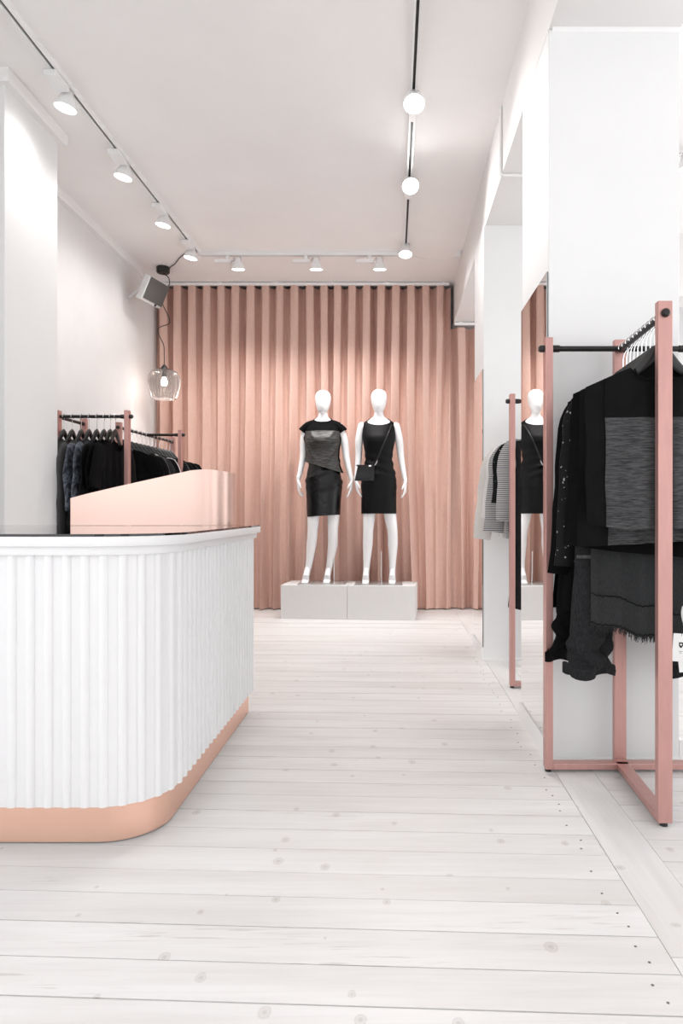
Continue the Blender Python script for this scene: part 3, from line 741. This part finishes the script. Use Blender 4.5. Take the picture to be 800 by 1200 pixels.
clothes_rack((0.90, 3.9), [((0.666, 3.81), (1.20, 3.81), 0.030, 0.030), ((0.915, 3.80), (0.925, 4.38), 0.0, 0.022)],
             [((0.666, 3.81), EX), ((1.20, 3.81), EX), ((0.925, 4.38), EY)],
             'rose metal clothes rack half hidden behind the near column')
clothes_rack((-1.95, 4.5), [((-2.165, 4.42), (-1.717, 4.42), 0.0, 0.030), ((-2.175, 4.43), (-2.170, 4.80), 0.0, 0.02)],
             [((-2.165, 4.42), EX), ((-1.717, 4.42), EX), ((-2.170, 4.80), EY)],
             'rose metal clothes rack behind the counter, beside the white left column')
clothes_rack((-1.95, 5.5), [((-2.005, 5.0), (-1.94, 6.02), 0.02, 0.02), ((-1.975, 5.47), (-1.70, 5.47), 0.0, 0.030)],
             [((-2.005, 5.0), EY), ((-1.94, 6.02), EY), ((-1.70, 5.47), EX)],
             'rose metal clothes rack at the left, nearer the pink curtain')

# ------------------------------------------------------------------ hangers
hm = MB()
pts = []
for i in range(31):
    s_ = -1+i/15; x = 0.195*s_; pts.append((x, 0, -0.142-0.43*abs(x)+0.044*math.exp(-(x/0.05)**2)))
hm.tube(pts, [0.010+0.010*math.exp(-((-1+i/15)/0.38)**2) for i in range(31)], [0.006+0.005*math.exp(-((-1+i/15)/0.35)**2) for i in range(31)], ref=(0,0,1), n=10, round_ends=True)
hanger_me = hm.mesh('shoulders'); hanger_me.materials.append(MATS['hanger_black']); shade(hanger_me)
hk = MB()
arc = [(0.0165*math.cos(a), 0, 0.0165*math.sin(a)-0.001) for a in [math.radians(d) for d in range(200, -61, -20)]]
hk.tube([(-0.014, 0, -0.012)][:0]+arc+[(0.004, 0, -0.026), (0, 0, -0.045), (0, 0, -0.10)], 0.0021, n=6)
hook_me = hk.mesh('hook'); hook_me.materials.append(MATS['chrome']); shade(hook_me)
def hanger(p, rz, label, group):
    r = empty('clothes_hanger', p, rz)
    for n_, me in (('shoulders', hanger_me), ('hook', hook_me)):
        o = bpy.data.objects.new(n_, me); COL.objects.link(o); o.parent = r
    tag(r, label, 'hanger', group)

# ------------------------------------------------------------------ garments: origin at the rail, front towards local -y
def drape(hw0, hw1, L, seed, nd=0.07, nw=0.085, th=0.020, fold=0.010, freq=5.0, hem=None, z0=-0.118, slope=0.43, xr=(-1, 1), sides=(-1, 1), off=0.0, top=None, cols=40, rows=26, waistband=False):
    """two sheets joined at the side seams"""
    out = []
    for k in range(rows+1):
        t = k/rows; row = []
        idx = []
        if len(sides) == 2:
            idx = [(i/cols*2-1, -1) for i in range(cols+1)] + [(1-i/cols*2, 1) for i in range(1, cols)]
        else:
            idx = [(xr[0]+(xr[1]-xr[0])*i/cols, sides[0]) for i in range(cols+1)]
        for s_, sd in idx:
            x0 = s_*hw0
            zt = z0-slope*abs(x0) if not waistband else z0
            if abs(x0) < nw and not waistband: zt -= (nd if sd < 0 else nd*0.3)*math.sqrt(max(0, 1-(x0/nw)**2))
            if top is not None: zt = min(zt, top)
            zb = -L+z0+(hem(s_, sd) if hem else 0)
            z = zt+(zb-zt)*t
            td = max(0, min(1, (z0-z)/L))
            x = s_*(hw0+(hw1-hw0)*td)
            yy = sd*th*(0.62+0.38*min(1, td*2.5))*math.sqrt(max(0, 1-s_*s_))
            fa = fold*min(1, td*1.6)
            yy += fa*math.sin(freq*s_*PI+seed*1.7+0.8*noise.noise(Vector((s_*2, td*2, seed))))+fa*0.8*noise.noise(Vector((s_*3.1+seed, td*2.5, seed*2.1)))
            x += 0.006*noise.noise(Vector((td*5, s_*2, seed+5)))*min(1, td*4)
            row.append((x, yy+sd*off, z))
        out.append(row)
    return out
def sleeve(mb, sg, hw, L, out, seed, r0=0.075, r1=0.06, z0=-0.118, slope=0.43, y=0.0, th=0.022):
    zt = z0-slope*hw
    P = [(sg*(hw-0.045), y, zt-0.02), (sg*(hw-0.01), y, zt-0.045), (sg*(hw+0.015+out*0.25), y, zt-0.10)]
    n = max(3, int(L/0.07))
    for i in range(1, n+1): P.append((sg*(hw+0.015+out*(0.25+0.75*i/n)), y+0.008*math.sin(i+seed), zt-0.10-L*i/n))
    m = len(P)
    ra = [th*(1+0.18*math.sin(i*1.9+seed)) for i in range(m)]
    rb = [(r0*0.55 if i == 0 else r0+(r1-r0)*i/m)*(1+0.06*math.sin(i*2.3+seed)) for i in range(m)]
    mb.tube(spline(P, 3), [hermite([(3*j, a) for j, a in enumerate(ra)], i)[0] for i in range(3*(m-1)+1)],
            [hermite([(3*j, a) for j, a in enumerate(rb)], i)[0] for i in range(3*(m-1)+1)], ref=(0,1,0), n=14, cap0=True, cap1=False)
def top_garment(name, p, rz, m, hw, L, seed, label, group, cat='garment', hw1=None, sl=0.0, sl_out=0.03, hem=None, nd=0.07, fold=0.010, th=0.018, smat=None, r0=0.075, r1=0.06, nw=0.085):
    g = MB().grid(drape(hw, hw1 or hw, L, seed, nd=nd, hem=hem, fold=fold, th=th, nw=nw), True).build(name, m, smooth=True)
    g.location = p; g.rotation_euler = (0, 0, rz)
    if sl > 0:
        for sg in (-1, 1):
            mb = MB(); sleeve(mb, sg, hw, sl, sl_out, seed+sg, r0, r1, th=th)
            mb.build('sleeve', smat or m, g, smooth=True)
    tag(g, label, cat, group)
    return g
def trousers(p, rz, m, label, group, seed, L=0.95, hw=0.20, spread=0.12, legr=0.085, cuff=True, bunch=0.14, z0=-0.215, th=0.028):
    g = MB().grid(drape(hw, hw*1.02, 0.26, seed, waistband=True, z0=z0, th=th, fold=0.006), True).build('trousers', m, smooth=True)
    g.location = p; g.rotation_euler = (0, 0, rz)
    L = L+0.15+z0                                   # overall drop measured from the rail
    for sg in (-1, 1):
        n = 64; rs = []; na = 26
        for i in range(n+1):
            f = i/n; z = z0-0.20-(L-0.20)*f; up = (1-f)*(L-0.2)
            bu = max(0, 1-up/bunch)**0.7
            cx = sg*(hw*0.50+(spread-hw*0.5)*f)+0.014*bu*math.sin(z*55+seed); cy = 0.010*math.sin(f*5+seed)+0.012*bu*math.sin(z*47+seed*2)
            a = th*(0.9+0.1*math.sin(f*9+seed))*(1+0.35*bu); b = (hw*0.49+(legr-hw*0.49)*f)*(1+0.06*bu)
            if cuff and up < 0.035: a += 0.003; b += 0.003
            ring = []
            for q in range(na):
                t = 2*PI*q/na; wr = bu*0.011*math.sin(z*88+2*t+seed+2.0*noise.noise(Vector((math.cos(t)*2+seed, math.sin(t)*2, z*9))))+0.003*noise.noise(Vector((math.cos(t)*2, seed, z*8)))
                ring.append(Vector((cx+(b+wr)*math.cos(t), cy+(a+wr)*math.sin(t), z+0.010*bu*math.sin(t*2+seed))))
            rs.append(ring)
        MB().rings(rs, True, False).build('leg', m, g, smooth=True)
        if cuff:
            last = rs[-1]; c_ = sum(last, Vector())/na; up_ = rs[-4]
            band = [[c_+(p-c_)*k_+Vector((0, 0, dz)) for p in last] for k_, dz in ((0.99, 0.034), (1.035, 0.030), (1.035, -0.003), (0.96, -0.005))]
            MB().rings(band, False, False).build('cuff', m, g, smooth=True)
    tag(g, label, 'trousers', group)
    return g

def rail_pt(p, q, f): return (p[0]+(q[0]-p[0])*f, p[1]+(q[1]-p[1])*f, RAILZ)
# ---- near right rack: ten pieces on the arm that comes towards the camera
GA = 'clothes on the near right rack'
A0, A1 = (0.850, 2.178), (0.865, 2.565)
def pa(i): return rail_pt(A0, A1, i/9)
rA = math.radians(-2.0)
for i in range(10):
    hanger(pa(i), rA, 'black hanger with chrome hook on the near right rack, %s from the camera' % ORD[i], 'hangers on the near right rack')
hemA = lambda s_, sd: -0.012*s_+0.006*math.sin(4*s_)
def seam_lines(g, hw, hw1, L, seed, s0, hem, fold):          # raised seam down each front side
    rows = drape(hw, hw1, L, seed, hem=hem, fold=fold, th=0.018, xr=(-s0, s0), sides=(-1,), off=0.001, cols=2)
    for c in (0, 2):
        MB().tube([r[c] for r in rows], 0.0022, n=5).build('side_seam', 'black_jersey', g, smooth=True)
g1 = top_garment('sleeveless_top', pa(0), rA, 'black_satin', 0.235, 0.555, 1.0, 'black sleeveless top with grey heather front panel, foremost on the near right rack', GA, 'top', hw1=0.232, hem=hemA, fold=0.006)
seam_lines(g1, 0.235, 0.232, 0.555, 1.0, 0.745, hemA, 0.006)
pan = MB().grid(drape(0.235, 0.232, 0.555, 1.0, hem=hemA, fold=0.006, th=0.018, xr=(-0.74, 0.74), sides=(-1,), off=0.0025, top=-0.318)).build('front_panel', 'heather_grey', g1, smooth=True)
pan['label'] = 'heather grey front panel'
MB().tube([(x_, -0.0185 - 0.002, -0.118-0.43*abs(x_)-0.07*math.sqrt(max(0, 1-(x_/0.085)**2))) for x_ in [-0.084+0.168*i/24 for i in range(25)]], 0.0035, n=6).build('neck_binding', 'black_satin', g1, smooth=True)
g2 = top_garment('sleeveless_top', pa(1), rA, 'black_satin', 0.238, 0.600, 2.0, 'second black top from the camera on the near right rack, grey at its hem', GA, 'top', hw1=0.250, hem=lambda s_, sd: 0.014*s_, fold=0.008)
p2 = MB().grid(drape(0.238, 0.250, 0.600, 2.0, hem=lambda s_, sd: 0.014*s_, fold=0.008, th=0.018, xr=(-0.62, 0.72), sides=(-1,), off=0.0025, top=-0.318)).build('front_panel', 'heather_grey', g2, smooth=True)
g3 = top_garment('sleeveless_top', pa(2), rA, 'black_jersey', 0.248, 0.640, 3.0, 'wide black top with a drooping hem, third on the near right rack', GA, 'top', hw1=0.282, hem=lambda s_, sd: -0.03*s_*s_*(1 if s_ > 0 else -0.6)-0.015*s_, fold=0.012)
# frayed skirt-dress
def frayhem(s_, sd): return 0.045*(-s_) + 0.006*math.sin(9*s_)
g4 = top_garment('frayed_dress', pa(3), rA, 'charcoal_linen', 0.19, 0.920, 4.0, 'charcoal linen dress with a frayed hem on the near right rack', GA, 'dress', hw1=0.185, hem=frayhem, fold=0.006)
fr = MB(); random.seed(5)
last = drape(0.19, 0.185, 0.920, 4.0, hem=frayhem, fold=0.006, th=0.018)[-1]
for i in range(420):
    a = random.random()*len(last); j = int(a) % len(last); p_ = Vector(last[j]).lerp(Vector(last[(j+1) % len(last)]), a-int(a))
    q_ = p_+Vector((random.uniform(-0.006, 0.006), random.uniform(-0.005, 0.005), -random.uniform(0.008, 0.024)))
    fr.tube([p_+Vector((0, 0, 0.004)), p_.lerp(q_, 0.5)+Vector((random.uniform(-0.003, 0.003), 0, 0)), q_], [0.0009, 0.0008, 0.0005], n=3)
o = fr.build('fringe', 'charcoal_linen', g4); o['kind'] = 'stuff'
for zz in (0.105, 0.008):
    fr2 = MB(); row = [p_ for p_ in drape(0.19, 0.185, 0.920-zz, 4.0, hem=frayhem, fold=0.006, th=0.018, sides=(-1,), off=0.002)[-1]]
    fr2.tube([Vector(p_)+Vector((0, -0.001, 0.003*math.sin(i*2.7))) for i, p_ in enumerate(row)], 0.0016, n=5).build('seam', 'black_jersey', g4)
g5 = trousers(pa(4), rA, 'black_denim', 'black jeans with bunched turned-up legs on the near right rack, behind the frayed dress', GA, 1.3, L=1.025, hw=0.205, spread=0.205, legr=0.054)
MB().grid([[(-0.165+x_*0.068-0.004*math.sin(z_*60), -0.033-0.002*math.cos(x_*2), z_) for x_ in (-1, -0.5, 0, 0.5, 1)] for z_ in (-0.765, -0.770, -0.776)]).build('knee_seam', 'charcoal_knit', g5)
g6 = trousers(pa(5), rA, 'black_denim', 'second pair of black jeans on the near right rack, legs bunched at the hem', GA, 3.9, L=1.035, hw=0.19, spread=0.150, legr=0.050)
g7 = top_garment('long_jacket', pa(6), rA, 'black_sequin', 0.170, 0.66, 6.0, 'black beaded jacket with long sleeves, seventh on the near right rack', GA, 'jacket', hw1=0.21, sl=0.52, sl_out=0.055, r0=0.055, r1=0.042)
g8 = top_garment('long_coat', pa(7), rA, 'black_jersey', 0.175, 0.86, 7.0, 'long black coat on the near right rack, third from the column', GA, 'coat', hw1=0.245, sl=0.55, sl_out=0.06, r0=0.055, r1=0.045)
g9 = trousers(pa(8), rA, 'black_jersey', 'black ruffled trousers on the near right rack, second from the column', GA, 5.2, L=1.01, hw=0.21, spread=0.222, legr=0.052, bunch=0.22)
g10 = top_garment('long_dress', pa(9), rA, 'black_satin', 0.20, 0.86, 9.0, 'long black dress on the near right rack, nearest the column', GA, 'dress', hw1=0.265, fold=0.015)
# tags hanging at the right of the rack
def hang_tag(par, x, y_, z, w, h, tilt, big=True):
    Mx = Matrix.Translation((x, y_, z)) @ Matrix.Rotation(tilt, 4, 'Y')
    tg = MB().box(-w/2, w/2, -0.0006, 0.0006, -h, 0, Mx).build('hang_tag', 'tag_white', par); tg['label'] = 'white card hang tag'
    sh = [(-0.007, 0.008), (0.007, 0.008), (0.007, -0.002), (0.0035, -0.008), (0, -0.011), (-0.0035, -0.008), (-0.007, -0.002)]
    e = MB(); cz = -h*0.40
    e.add([Mx @ Vector((a, -0.0012, b_+cz)) for a, b_ in sh], [tuple(range(7))])
    e.build('shield_emblem', 'black_plastic', tg)
    e2 = MB(); e2.add([Mx @ Vector((a*0.45, -0.0016, b_*0.35+cz+0.001)) for a, b_ in sh], [tuple(range(7))]); e2.build('shield_heart', 'tag_white', tg)
    ln = MB()
    for j in range(2): ln.box(-0.006+0.002*j, 0.006-0.002*j, -0.0012, -0.0008, cz-0.022-0.005*j, cz-0.0207-0.005*j, Mx)
    ln.build('print', 'speaker_grille', tg)
    MB().tube([Mx @ Vector((0, 0, -0.008)), Mx @ Vector((0.002, -0.002, 0.02)), (x+0.004, y_, z+0.055)], 0.0009, n=5).build('string', 'black_plastic', tg)
hang_tag(g6, 0.096, -0.145, -1.018, 0.052, 0.092, 0.06)
hang_tag(g6, 0.108, -0.140, -1.090, 0.045, 0.055, -0.10)
# white printed label on the garment edge above the tags
lab = MB()
for a0 in (0.0, 0.9, 2.1): lab.tube([(0.105+0.010*math.cos(a0+k*0.7)*(1-k*0.08), -0.146, -0.935+0.018*math.sin(a0*1.3+k*0.7)-0.006*k) for k in range(8)], 0.0022, n=5)
lab.build('printed_label', 'tag_white', g6)['label'] = 'white printed label'

# ---- rack behind the near column
GB = 'clothes on the half hidden right rack'
B0, B1 = (0.915, 3.86), (0.924, 4.33)
def pb(i): return rail_pt(B0, B1, i/5)
for i in range(6):
    hanger(pb(i), 0, 'black hanger on the half hidden right rack, %s from its front' % ORD[i], 'hangers on the half hidden right rack')
trousers(pb(0), 0, 'black_denim', 'straight black jeans on the half hidden right rack', GB, 0.7, L=1.01, hw=0.22, spread=0.19, legr=0.075, cuff=False, bunch=0.001)
top_garment('striped_pullover', pb(1), 0, 'grey_stripe', 0.215, 0.56, 2.3, 'grey striped pullover on the half hidden right rack, in front of the sequined one', GB, 'pullover', sl=0.36, sl_out=0.03)
top_garment('sequin_top', pb(2), 0, 'black_sequin', 0.235, 0.62, 3.7, 'black sequined top on the half hidden right rack', GB, 'top', sl=0.25, sl_out=0.02)
top_garment('striped_cardigan', pb(3), 0, 'grey_stripe', 0.235, 0.66, 4.4, 'grey striped cardigan with hanging sleeves on the half hidden right rack', GB, 'cardigan', sl=0.42, sl_out=0.06)
top_garment('pale_shirt', pb(4), 0, 'white_cotton', 0.24, 0.66, 5.1, 'pale cotton shirt on the half hidden right rack', GB, 'shirt', sl=0.34, sl_out=0.06)
cg = top_garment('cream_cardigan', pb(5), 0, 'cream_knit', 0.26, 0.60, 6.6, 'cream fringed knit at the far end of the half hidden right rack', GB, 'cardigan', sl=0.46, sl_out=0.085, r1=0.055)
fr = MB()
for i in range(70):
    x_ = random.uniform(-0.26, 0.26); fr.tube([(x_, random.uniform(-0.015, 0.015), -0.705), (x_+random.uniform(-0.01, 0.01), 0, -0.75-random.uniform(0, 0.02))], 0.0022, n=4)
o = fr.build('fringe', 'cream_knit', cg); o['kind'] = 'stuff'

# ---- left rack beside the column: pieces face right
GC = 'clothes on the rack beside the left column'
kindsC = [('tee', 'black_jersey', 0.235, 0.62, 'plain black round neck tee at the front of the rack beside the left column', 'tee', 0.16),
          ('tee', 'black_jersey', 0.23, 0.64, 'black tee behind the front one on the rack beside the left column', 'tee', 0.17),
          ('black_tunic', 'black_satin', 0.23, 0.70, 'black tunic third from the right on the rack beside the left column', 'tunic', 0.2),
          ('floral_blouse', 'dark_floral', 0.225, 0.80, 'dark floral blouse on the rack beside the left column', 'blouse', 0.45),
          ('floral_dress', 'dark_floral', 0.23, 0.95, 'dark floral dress beside the grey knit on the left column rack', 'dress', 0.3),
          ('grey_cardigan', 'charcoal_knit', 0.225, 0.90, 'charcoal knit cardigan on the rack beside the left column', 'cardigan', 0.48),
          ('grey_jumper', 'charcoal_knit', 0.23, 0.85, 'charcoal jumper next to the white left column', 'jumper', 0.48),
          ('charcoal_dress', 'charcoal_knit', 0.22, 1.05, 'long charcoal dress right against the white left column', 'dress', 0.2)]
xsC = [-1.795, -1.828, -1.868, -1.915, -1.965, -2.015, -2.075, -2.130]
for i, (nm, mt, hw_, L_, lb, ct_, sl_) in enumerate(kindsC):
    p = (xsC[i], 4.42, RAILZ)
    hanger(p, PI/2, 'black hanger on the rack beside the left column, %s from the right' % ORD[i], 'hangers on the rack beside the left column')
    top_garment(nm, p, PI/2, mt, hw_, L_, i*1.9+0.5, lb, GC, ct_, sl=sl_, sl_out=0.04 if sl_ < 0.3 else 0.03, nd=0.10 if i == 0 else 0.06, r0=0.085, r1=0.075 if sl_ < 0.3 else 0.055, nw=0.09)
# ---- left rack nearer the curtain
GD = 'clothes on the rack nearer the curtain'
D0, D1 = (-2.0, 5.06), (-1.945, 5.96)
kindsD = [('black_pullover', 'black_jersey', 'pullover'), ('black_shirt', 'black_satin', 'shirt'), ('grey_knit', 'charcoal_knit', 'jumper'), ('grey_jacket', 'charcoal_linen', 'jacket'),
          ('black_blazer', 'black_satin', 'blazer'), ('white_shirt', 'white_cotton', 'shirt'), ('black_tee', 'black_jersey', 'tee'), ('black_jacket', 'black_denim', 'jacket'),
          ('grey_cardigan', 'charcoal_knit', 'cardigan'), ('black_coat', 'black_satin', 'coat'), ('black_blouse', 'black_jersey', 'blouse'), ('charcoal_shirt', 'charcoal_linen', 'shirt'),
          ('black_jumper', 'black_jersey', 'jumper')]
for i, (nm, mt, ct_) in enumerate(kindsD):
    p = rail_pt(D0, D1, i/12)
    hanger(p, -0.05, 'black hanger on the rack nearer the curtain, %s from its front' % ORD[i], 'hangers on the rack nearer the curtain')
    lb = '%s, %s from the front on the left rack nearer the curtain' % (nm.replace('_', ' '), ORD[i])
    top_garment(nm, p, -0.05, mt, 0.215+0.012*math.sin(i*2.1), 0.68+0.08*math.sin(i*1.3), i*2.3+0.9, lb, GD, ct_, sl=0.5 if i % 3 else 0.2, sl_out=0.03)

# ------------------------------------------------------------------ ceiling tracks and spotlights
def track(p, q, label, slot=True):
    p = Vector(p); q = Vector(q); c = (p+q)/2; d = q-p; L = d.length/2
    r = empty('lighting_track', c, math.atan2(d.y, d.x))
    m = MB().box(-L, L, -0.018, -0.0075, -0.032, 0).box(-L, L, 0.0075, 0.018, -0.032, 0).box(-L, L, -0.0075, 0.0075, -0.012, 0)
    m.build('channel', 'lamp_white', r)
    MB().box(-L, L, -0.007, 0.007, -0.020, -0.0122).build('slot', 'track_slot', r)
    for e in (-1, 1): MB().box(e*L-0.012, e*L+0.012, -0.02, 0.02, -0.035, 0).build('end_piece', 'lamp_white', r, bevel=0.002)
    tag(r, label, 'track')
ZT = CEIL
track((-1.768, 0.3, ZT), (-1.700, 5.96, ZT), 'white ceiling track with dark slot running along the left side')
track((-1.70, 6.02, ZT), (0.09, 6.02, ZT), 'white ceiling track crossing in front of the pink curtain')
track((0.112, 0.5, ZT), (0.112, 5.96, ZT), 'white ceiling track with dark slot running along the right side')
def spot(pos, box_dir, aim, label, energy, blend=1.0, size=158, drop=0.0, wide=False):
    """pos: point on the track; box_dir: side where the adapter box lies; aim: direction of the lamp"""
    pos = Vector(pos)-Vector((0, 0, drop)); r = empty('track_spotlight', pos); bd = Vector(box_dir).normalized(); sd = Vector((-bd.y, bd.x, 0)); aim = Vector(aim).normalized()
    M = Matrix(((bd.x, sd.x, 0), (bd.y, sd.y, 0), (0, 0, 1))).to_4x4()
    MB().box(0.03, 0.06, -0.012, 0.012, -0.042, -0.028+drop, M).build('track_clip', 'lamp_white', r)
    MB().box(0.01, 0.16, -0.034 if wide else -0.024, 0.034 if wide else 0.024, -0.066, -0.036, M).build('adapter_box', 'lamp_white', r, bevel=0.003)
    hp = Vector((0, 0, -0.028))-bd*0.045
    zax = -aim; xax = zax.cross(Vector((0.3, 1, 0.1))).normalized(); yax = zax.cross(xax)
    Rm = Matrix((xax, yax, zax)).transposed().to_4x4(); Mh = Matrix.Translation(hp) @ Rm
    yk = MB()
    for sg in (-1, 1): yk.tube([bd*0.012+Vector((0, 0, -0.050)), Mh @ Vector((sg*0.030, 0, 0.012)), Mh @ Vector((sg*0.037, 0, -0.012))], 0.0035, n=6)
    yk.build('yoke', 'chrome', r, smooth=True)
    MB().lathe([(0.014, 0.010), (0.024, 0.007), (0.028, -0.012), (0.034, -0.030), (0.049, -0.058), (0.058, -0.078), (0.060, -0.090), (0.056, -0.092), (0.054, -0.084)], 28, M=Mh, cap1=False).build('lamp_head', 'lamp_white', r, smooth=True)
    MB().lathe([(0.0545, -0.087), (0.040, -0.092), (0.020, -0.095), (0.004, -0.096)], 24, M=Mh).build('lens', 'lamp_lens', r, smooth=True)
    tag(r, label, 'spotlight')
    l = bpy.data.lights.new('spot_beam', 'SPOT'); l.energy = energy; l.spot_size = math.radians(size); l.spot_blend = blend; l.shadow_soft_size = 0.05; l.color = (1.0, 0.985, 0.97)
    lo = bpy.data.objects.new('spot_beam', l); COL.objects.link(lo); lo.location = Vector(pos)+(Mh @ Vector((0, 0, -0.110)))
    lo.rotation_euler = aim.to_track_quat('-Z', 'Y').to_euler()
ESP = 44
for i, yy in enumerate((3.63, 4.39, 5.13, 5.80)):
    spot((-1.745+0.010*i, yy, ZT), (0, -1, 0), (-0.18, 0.0, -1), 'white spotlight on the left ceiling track, %s' % ('nearest the camera', 'second from the camera', 'third from the camera', 'nearest the curtain')[i], (12, 17, 17, 17)[i], wide=True)
for i, xx in enumerate((-1.365, -0.675, -0.115)):
    spot((xx-0.045, 6.02, ZT), (-1, 0, 0), (0.0, 0.14, -1), 'white spotlight on the track before the curtain, %s' % ('left of the three', 'middle of the three', 'right of the three')[i], 70, size=115, drop=0.03)
spot((0.112, 3.735, ZT), (0, 1, 0), (0.03, -0.50, -1), 'white spotlight on the right ceiling track, nearest the camera', ESP)
spot((0.112, 4.70, ZT), (0, 1, 0), (0.12, -0.85, -1), 'white spotlight on the right ceiling track, second, glaring at the camera', ESP)
spot((0.108, 5.83, ZT), (0, 1, 0), (0.0, -0.25, -1), 'white spotlight at the far end of the right ceiling track', ESP)
spot((1.80, 4.3, CEIL), (-1, 0, 0), (0.2, 0.1, -1), 'white spotlight in the side room past the right edge of the near column', ESP)

# ------------------------------------------------------------------ pendant lamp, speaker, small ceiling fittings
px_, py_ = -2.145, 6.38
pd = empty('pendant_lamp', (px_, py_, CEIL))
MB().lathe([(0.055, 0.0), (0.062, -0.008), (0.060, -0.050), (0.050, -0.060), (0.01, -0.062)], 28).build('ceiling_rose', 'black_plastic', pd, smooth=True)
cord = [(0.0, 0.0, -0.06), (0.05, 0.0, -0.10), (0.06, -0.01, -0.17), (0.0, -0.01, -0.20), (-0.025, -0.01, -0.22), (-0.005, -0.01, -0.34), (0.055, -0.01, -0.47), (0.06, -0.01, -0.53), (0.0, -0.01, -0.555), (-0.045, -0.01, -0.58), (-0.035, -0.01, -0.64), (0.005, 0, -0.73), (0.01, 0, -0.83), (0.01, 0, -0.92)]
MB().tube(spline(cord, 6), 0.0042, n=8).build('cord', 'black_plastic', pd, smooth=True)
cord2 = [(0.055, -0.01, -0.02), (0.10, -0.06, -0.012), (0.13, -0.08, -0.008), (0.17, -0.15, -0.012), (0.24, -0.26, -0.008), (0.33, -0.38, -0.01)]
MB().tube(spline(cord2, 5), 0.004, n=6).build('feed_cable', 'black_plastic', pd, smooth=True)
zc = -1.10
prf = [(0.034, 0.148), (0.075, 0.138), (0.112, 0.116), (0.134, 0.080), (0.142, 0.040), (0.139, 0.0), (0.130, -0.045), (0.116, -0.095), (0.106, -0.128), (0.092, -0.138)]
sh = MB().lathe([(r, z) for r, z in prf], 192, (0.01, 0, zc), rib=0.045, ribs=30, cap0=False, cap1=False).build('glass_shade', 'smoked_glass', pd, smooth=True)
MB().lathe([(0.020, 0.30-0.015), (0.022, 0.18), (0.034, 0.150), (0.034, 0.135), (0.018, 0.12), (0.018, 0.075)], 20, (0.01, 0, zc)).build('lamp_holder', 'black_plastic', pd, smooth=True) if False else MB().lathe([(0.012, 0.185), (0.034, 0.152), (0.034, 0.135), (0.018, 0.12), (0.018, 0.070)], 20, (0.01, 0, zc)).build('lamp_holder', 'black_plastic', pd, smooth=True)
MB().lathe([(0.014, 0.072), (0.024, 0.050), (0.030, 0.020), (0.024, -0.004), (0.008, -0.012)], 20, (0.01, 0, zc)).build('bulb', 'bulb_glow', pd, smooth=True)
tag(pd, 'smoked ribbed glass pendant lamp on a wavy black cord in the left corner', 'pendant lamp')
pl = bpy.data.lights.new('bulb_light', 'POINT'); pl.energy = 5; pl.shadow_soft_size = 0.03; pl.color = (1, 0.93, 0.86)
po = bpy.data.objects.new('bulb_light', pl); COL.objects.link(po); po.location = (px_+0.01, py_, CEIL+zc-0.05)

sp = empty('wall_speaker', (-2.125, 6.12, 2.945))
nrm = Vector((0.88, -0.20, -0.42)).normalized(); uu = Vector((0, 0, 1)).cross(nrm).normalized(); vv = nrm.cross(uu)
MS = Matrix((uu, vv, nrm)).transposed().to_4x4()
MB().box(-0.150, 0.150, -0.112, 0.108, -0.060, 0.0, MS).build('cabinet', 'speaker_white', sp, bevel=0.006)
MB().box(-0.140, 0.148, -0.090, 0.105, 0.0, 0.008, MS).build('grille', 'speaker_grille', sp, bevel=0.002)
MB().lathe([(0.012, 0.0), (0.012, 0.006), (0.008, 0.008)], 14, MS @ Vector((0.06, -0.101, 0.0)), M=MS).build('badge', 'black_plastic', sp)
MB().tube([MS @ Vector((-0.02, 0, -0.07)), MS @ Vector((-0.04, 0.02, -0.11)), Vector((-0.258, 0.05, -0.03))], 0.012, n=8).build('wall_bracket', 'speaker_white', sp, smooth=True)
tag(sp, 'white loudspeaker with dark grille tilted down high in the left corner', 'speaker')

bx = empty('junction_box', (0.575, 6.0, CEIL))
MB().box(-0.022, 0.022, -0.03, 0.03, -0.055, 0).build('box', 'trim_paint', bx, bevel=0.004)
MB().tube(spline([(-0.02, 0, -0.045), (-0.14, -0.01, -0.075), (-0.28, 0.0, -0.075), (-0.40, 0.0, -0.04), (-0.45, -0.01, -0.025)], 6), 0.0035, n=6).build('cable', 'trim_paint', bx, smooth=True)
tag(bx, 'small white junction box with thin cable at the ceiling edge by the curtain', 'junction box')
cd = MB().tube(spline([(0.604, 3.82, CEIL-0.02), (0.604, 3.82, 3.0), (0.604, 3.82, SOFF+0.01), (0.612, 3.82, SOFF-0.008), (0.70, 3.82, SOFF-0.010), (1.10, 3.82, SOFF-0.010)], 4), 0.008, n=8).build('conduit', 'trim_paint', smooth=True)
tag(cd, 'white conduit pipe bent round the edge of the beam above the columns', 'pipe')
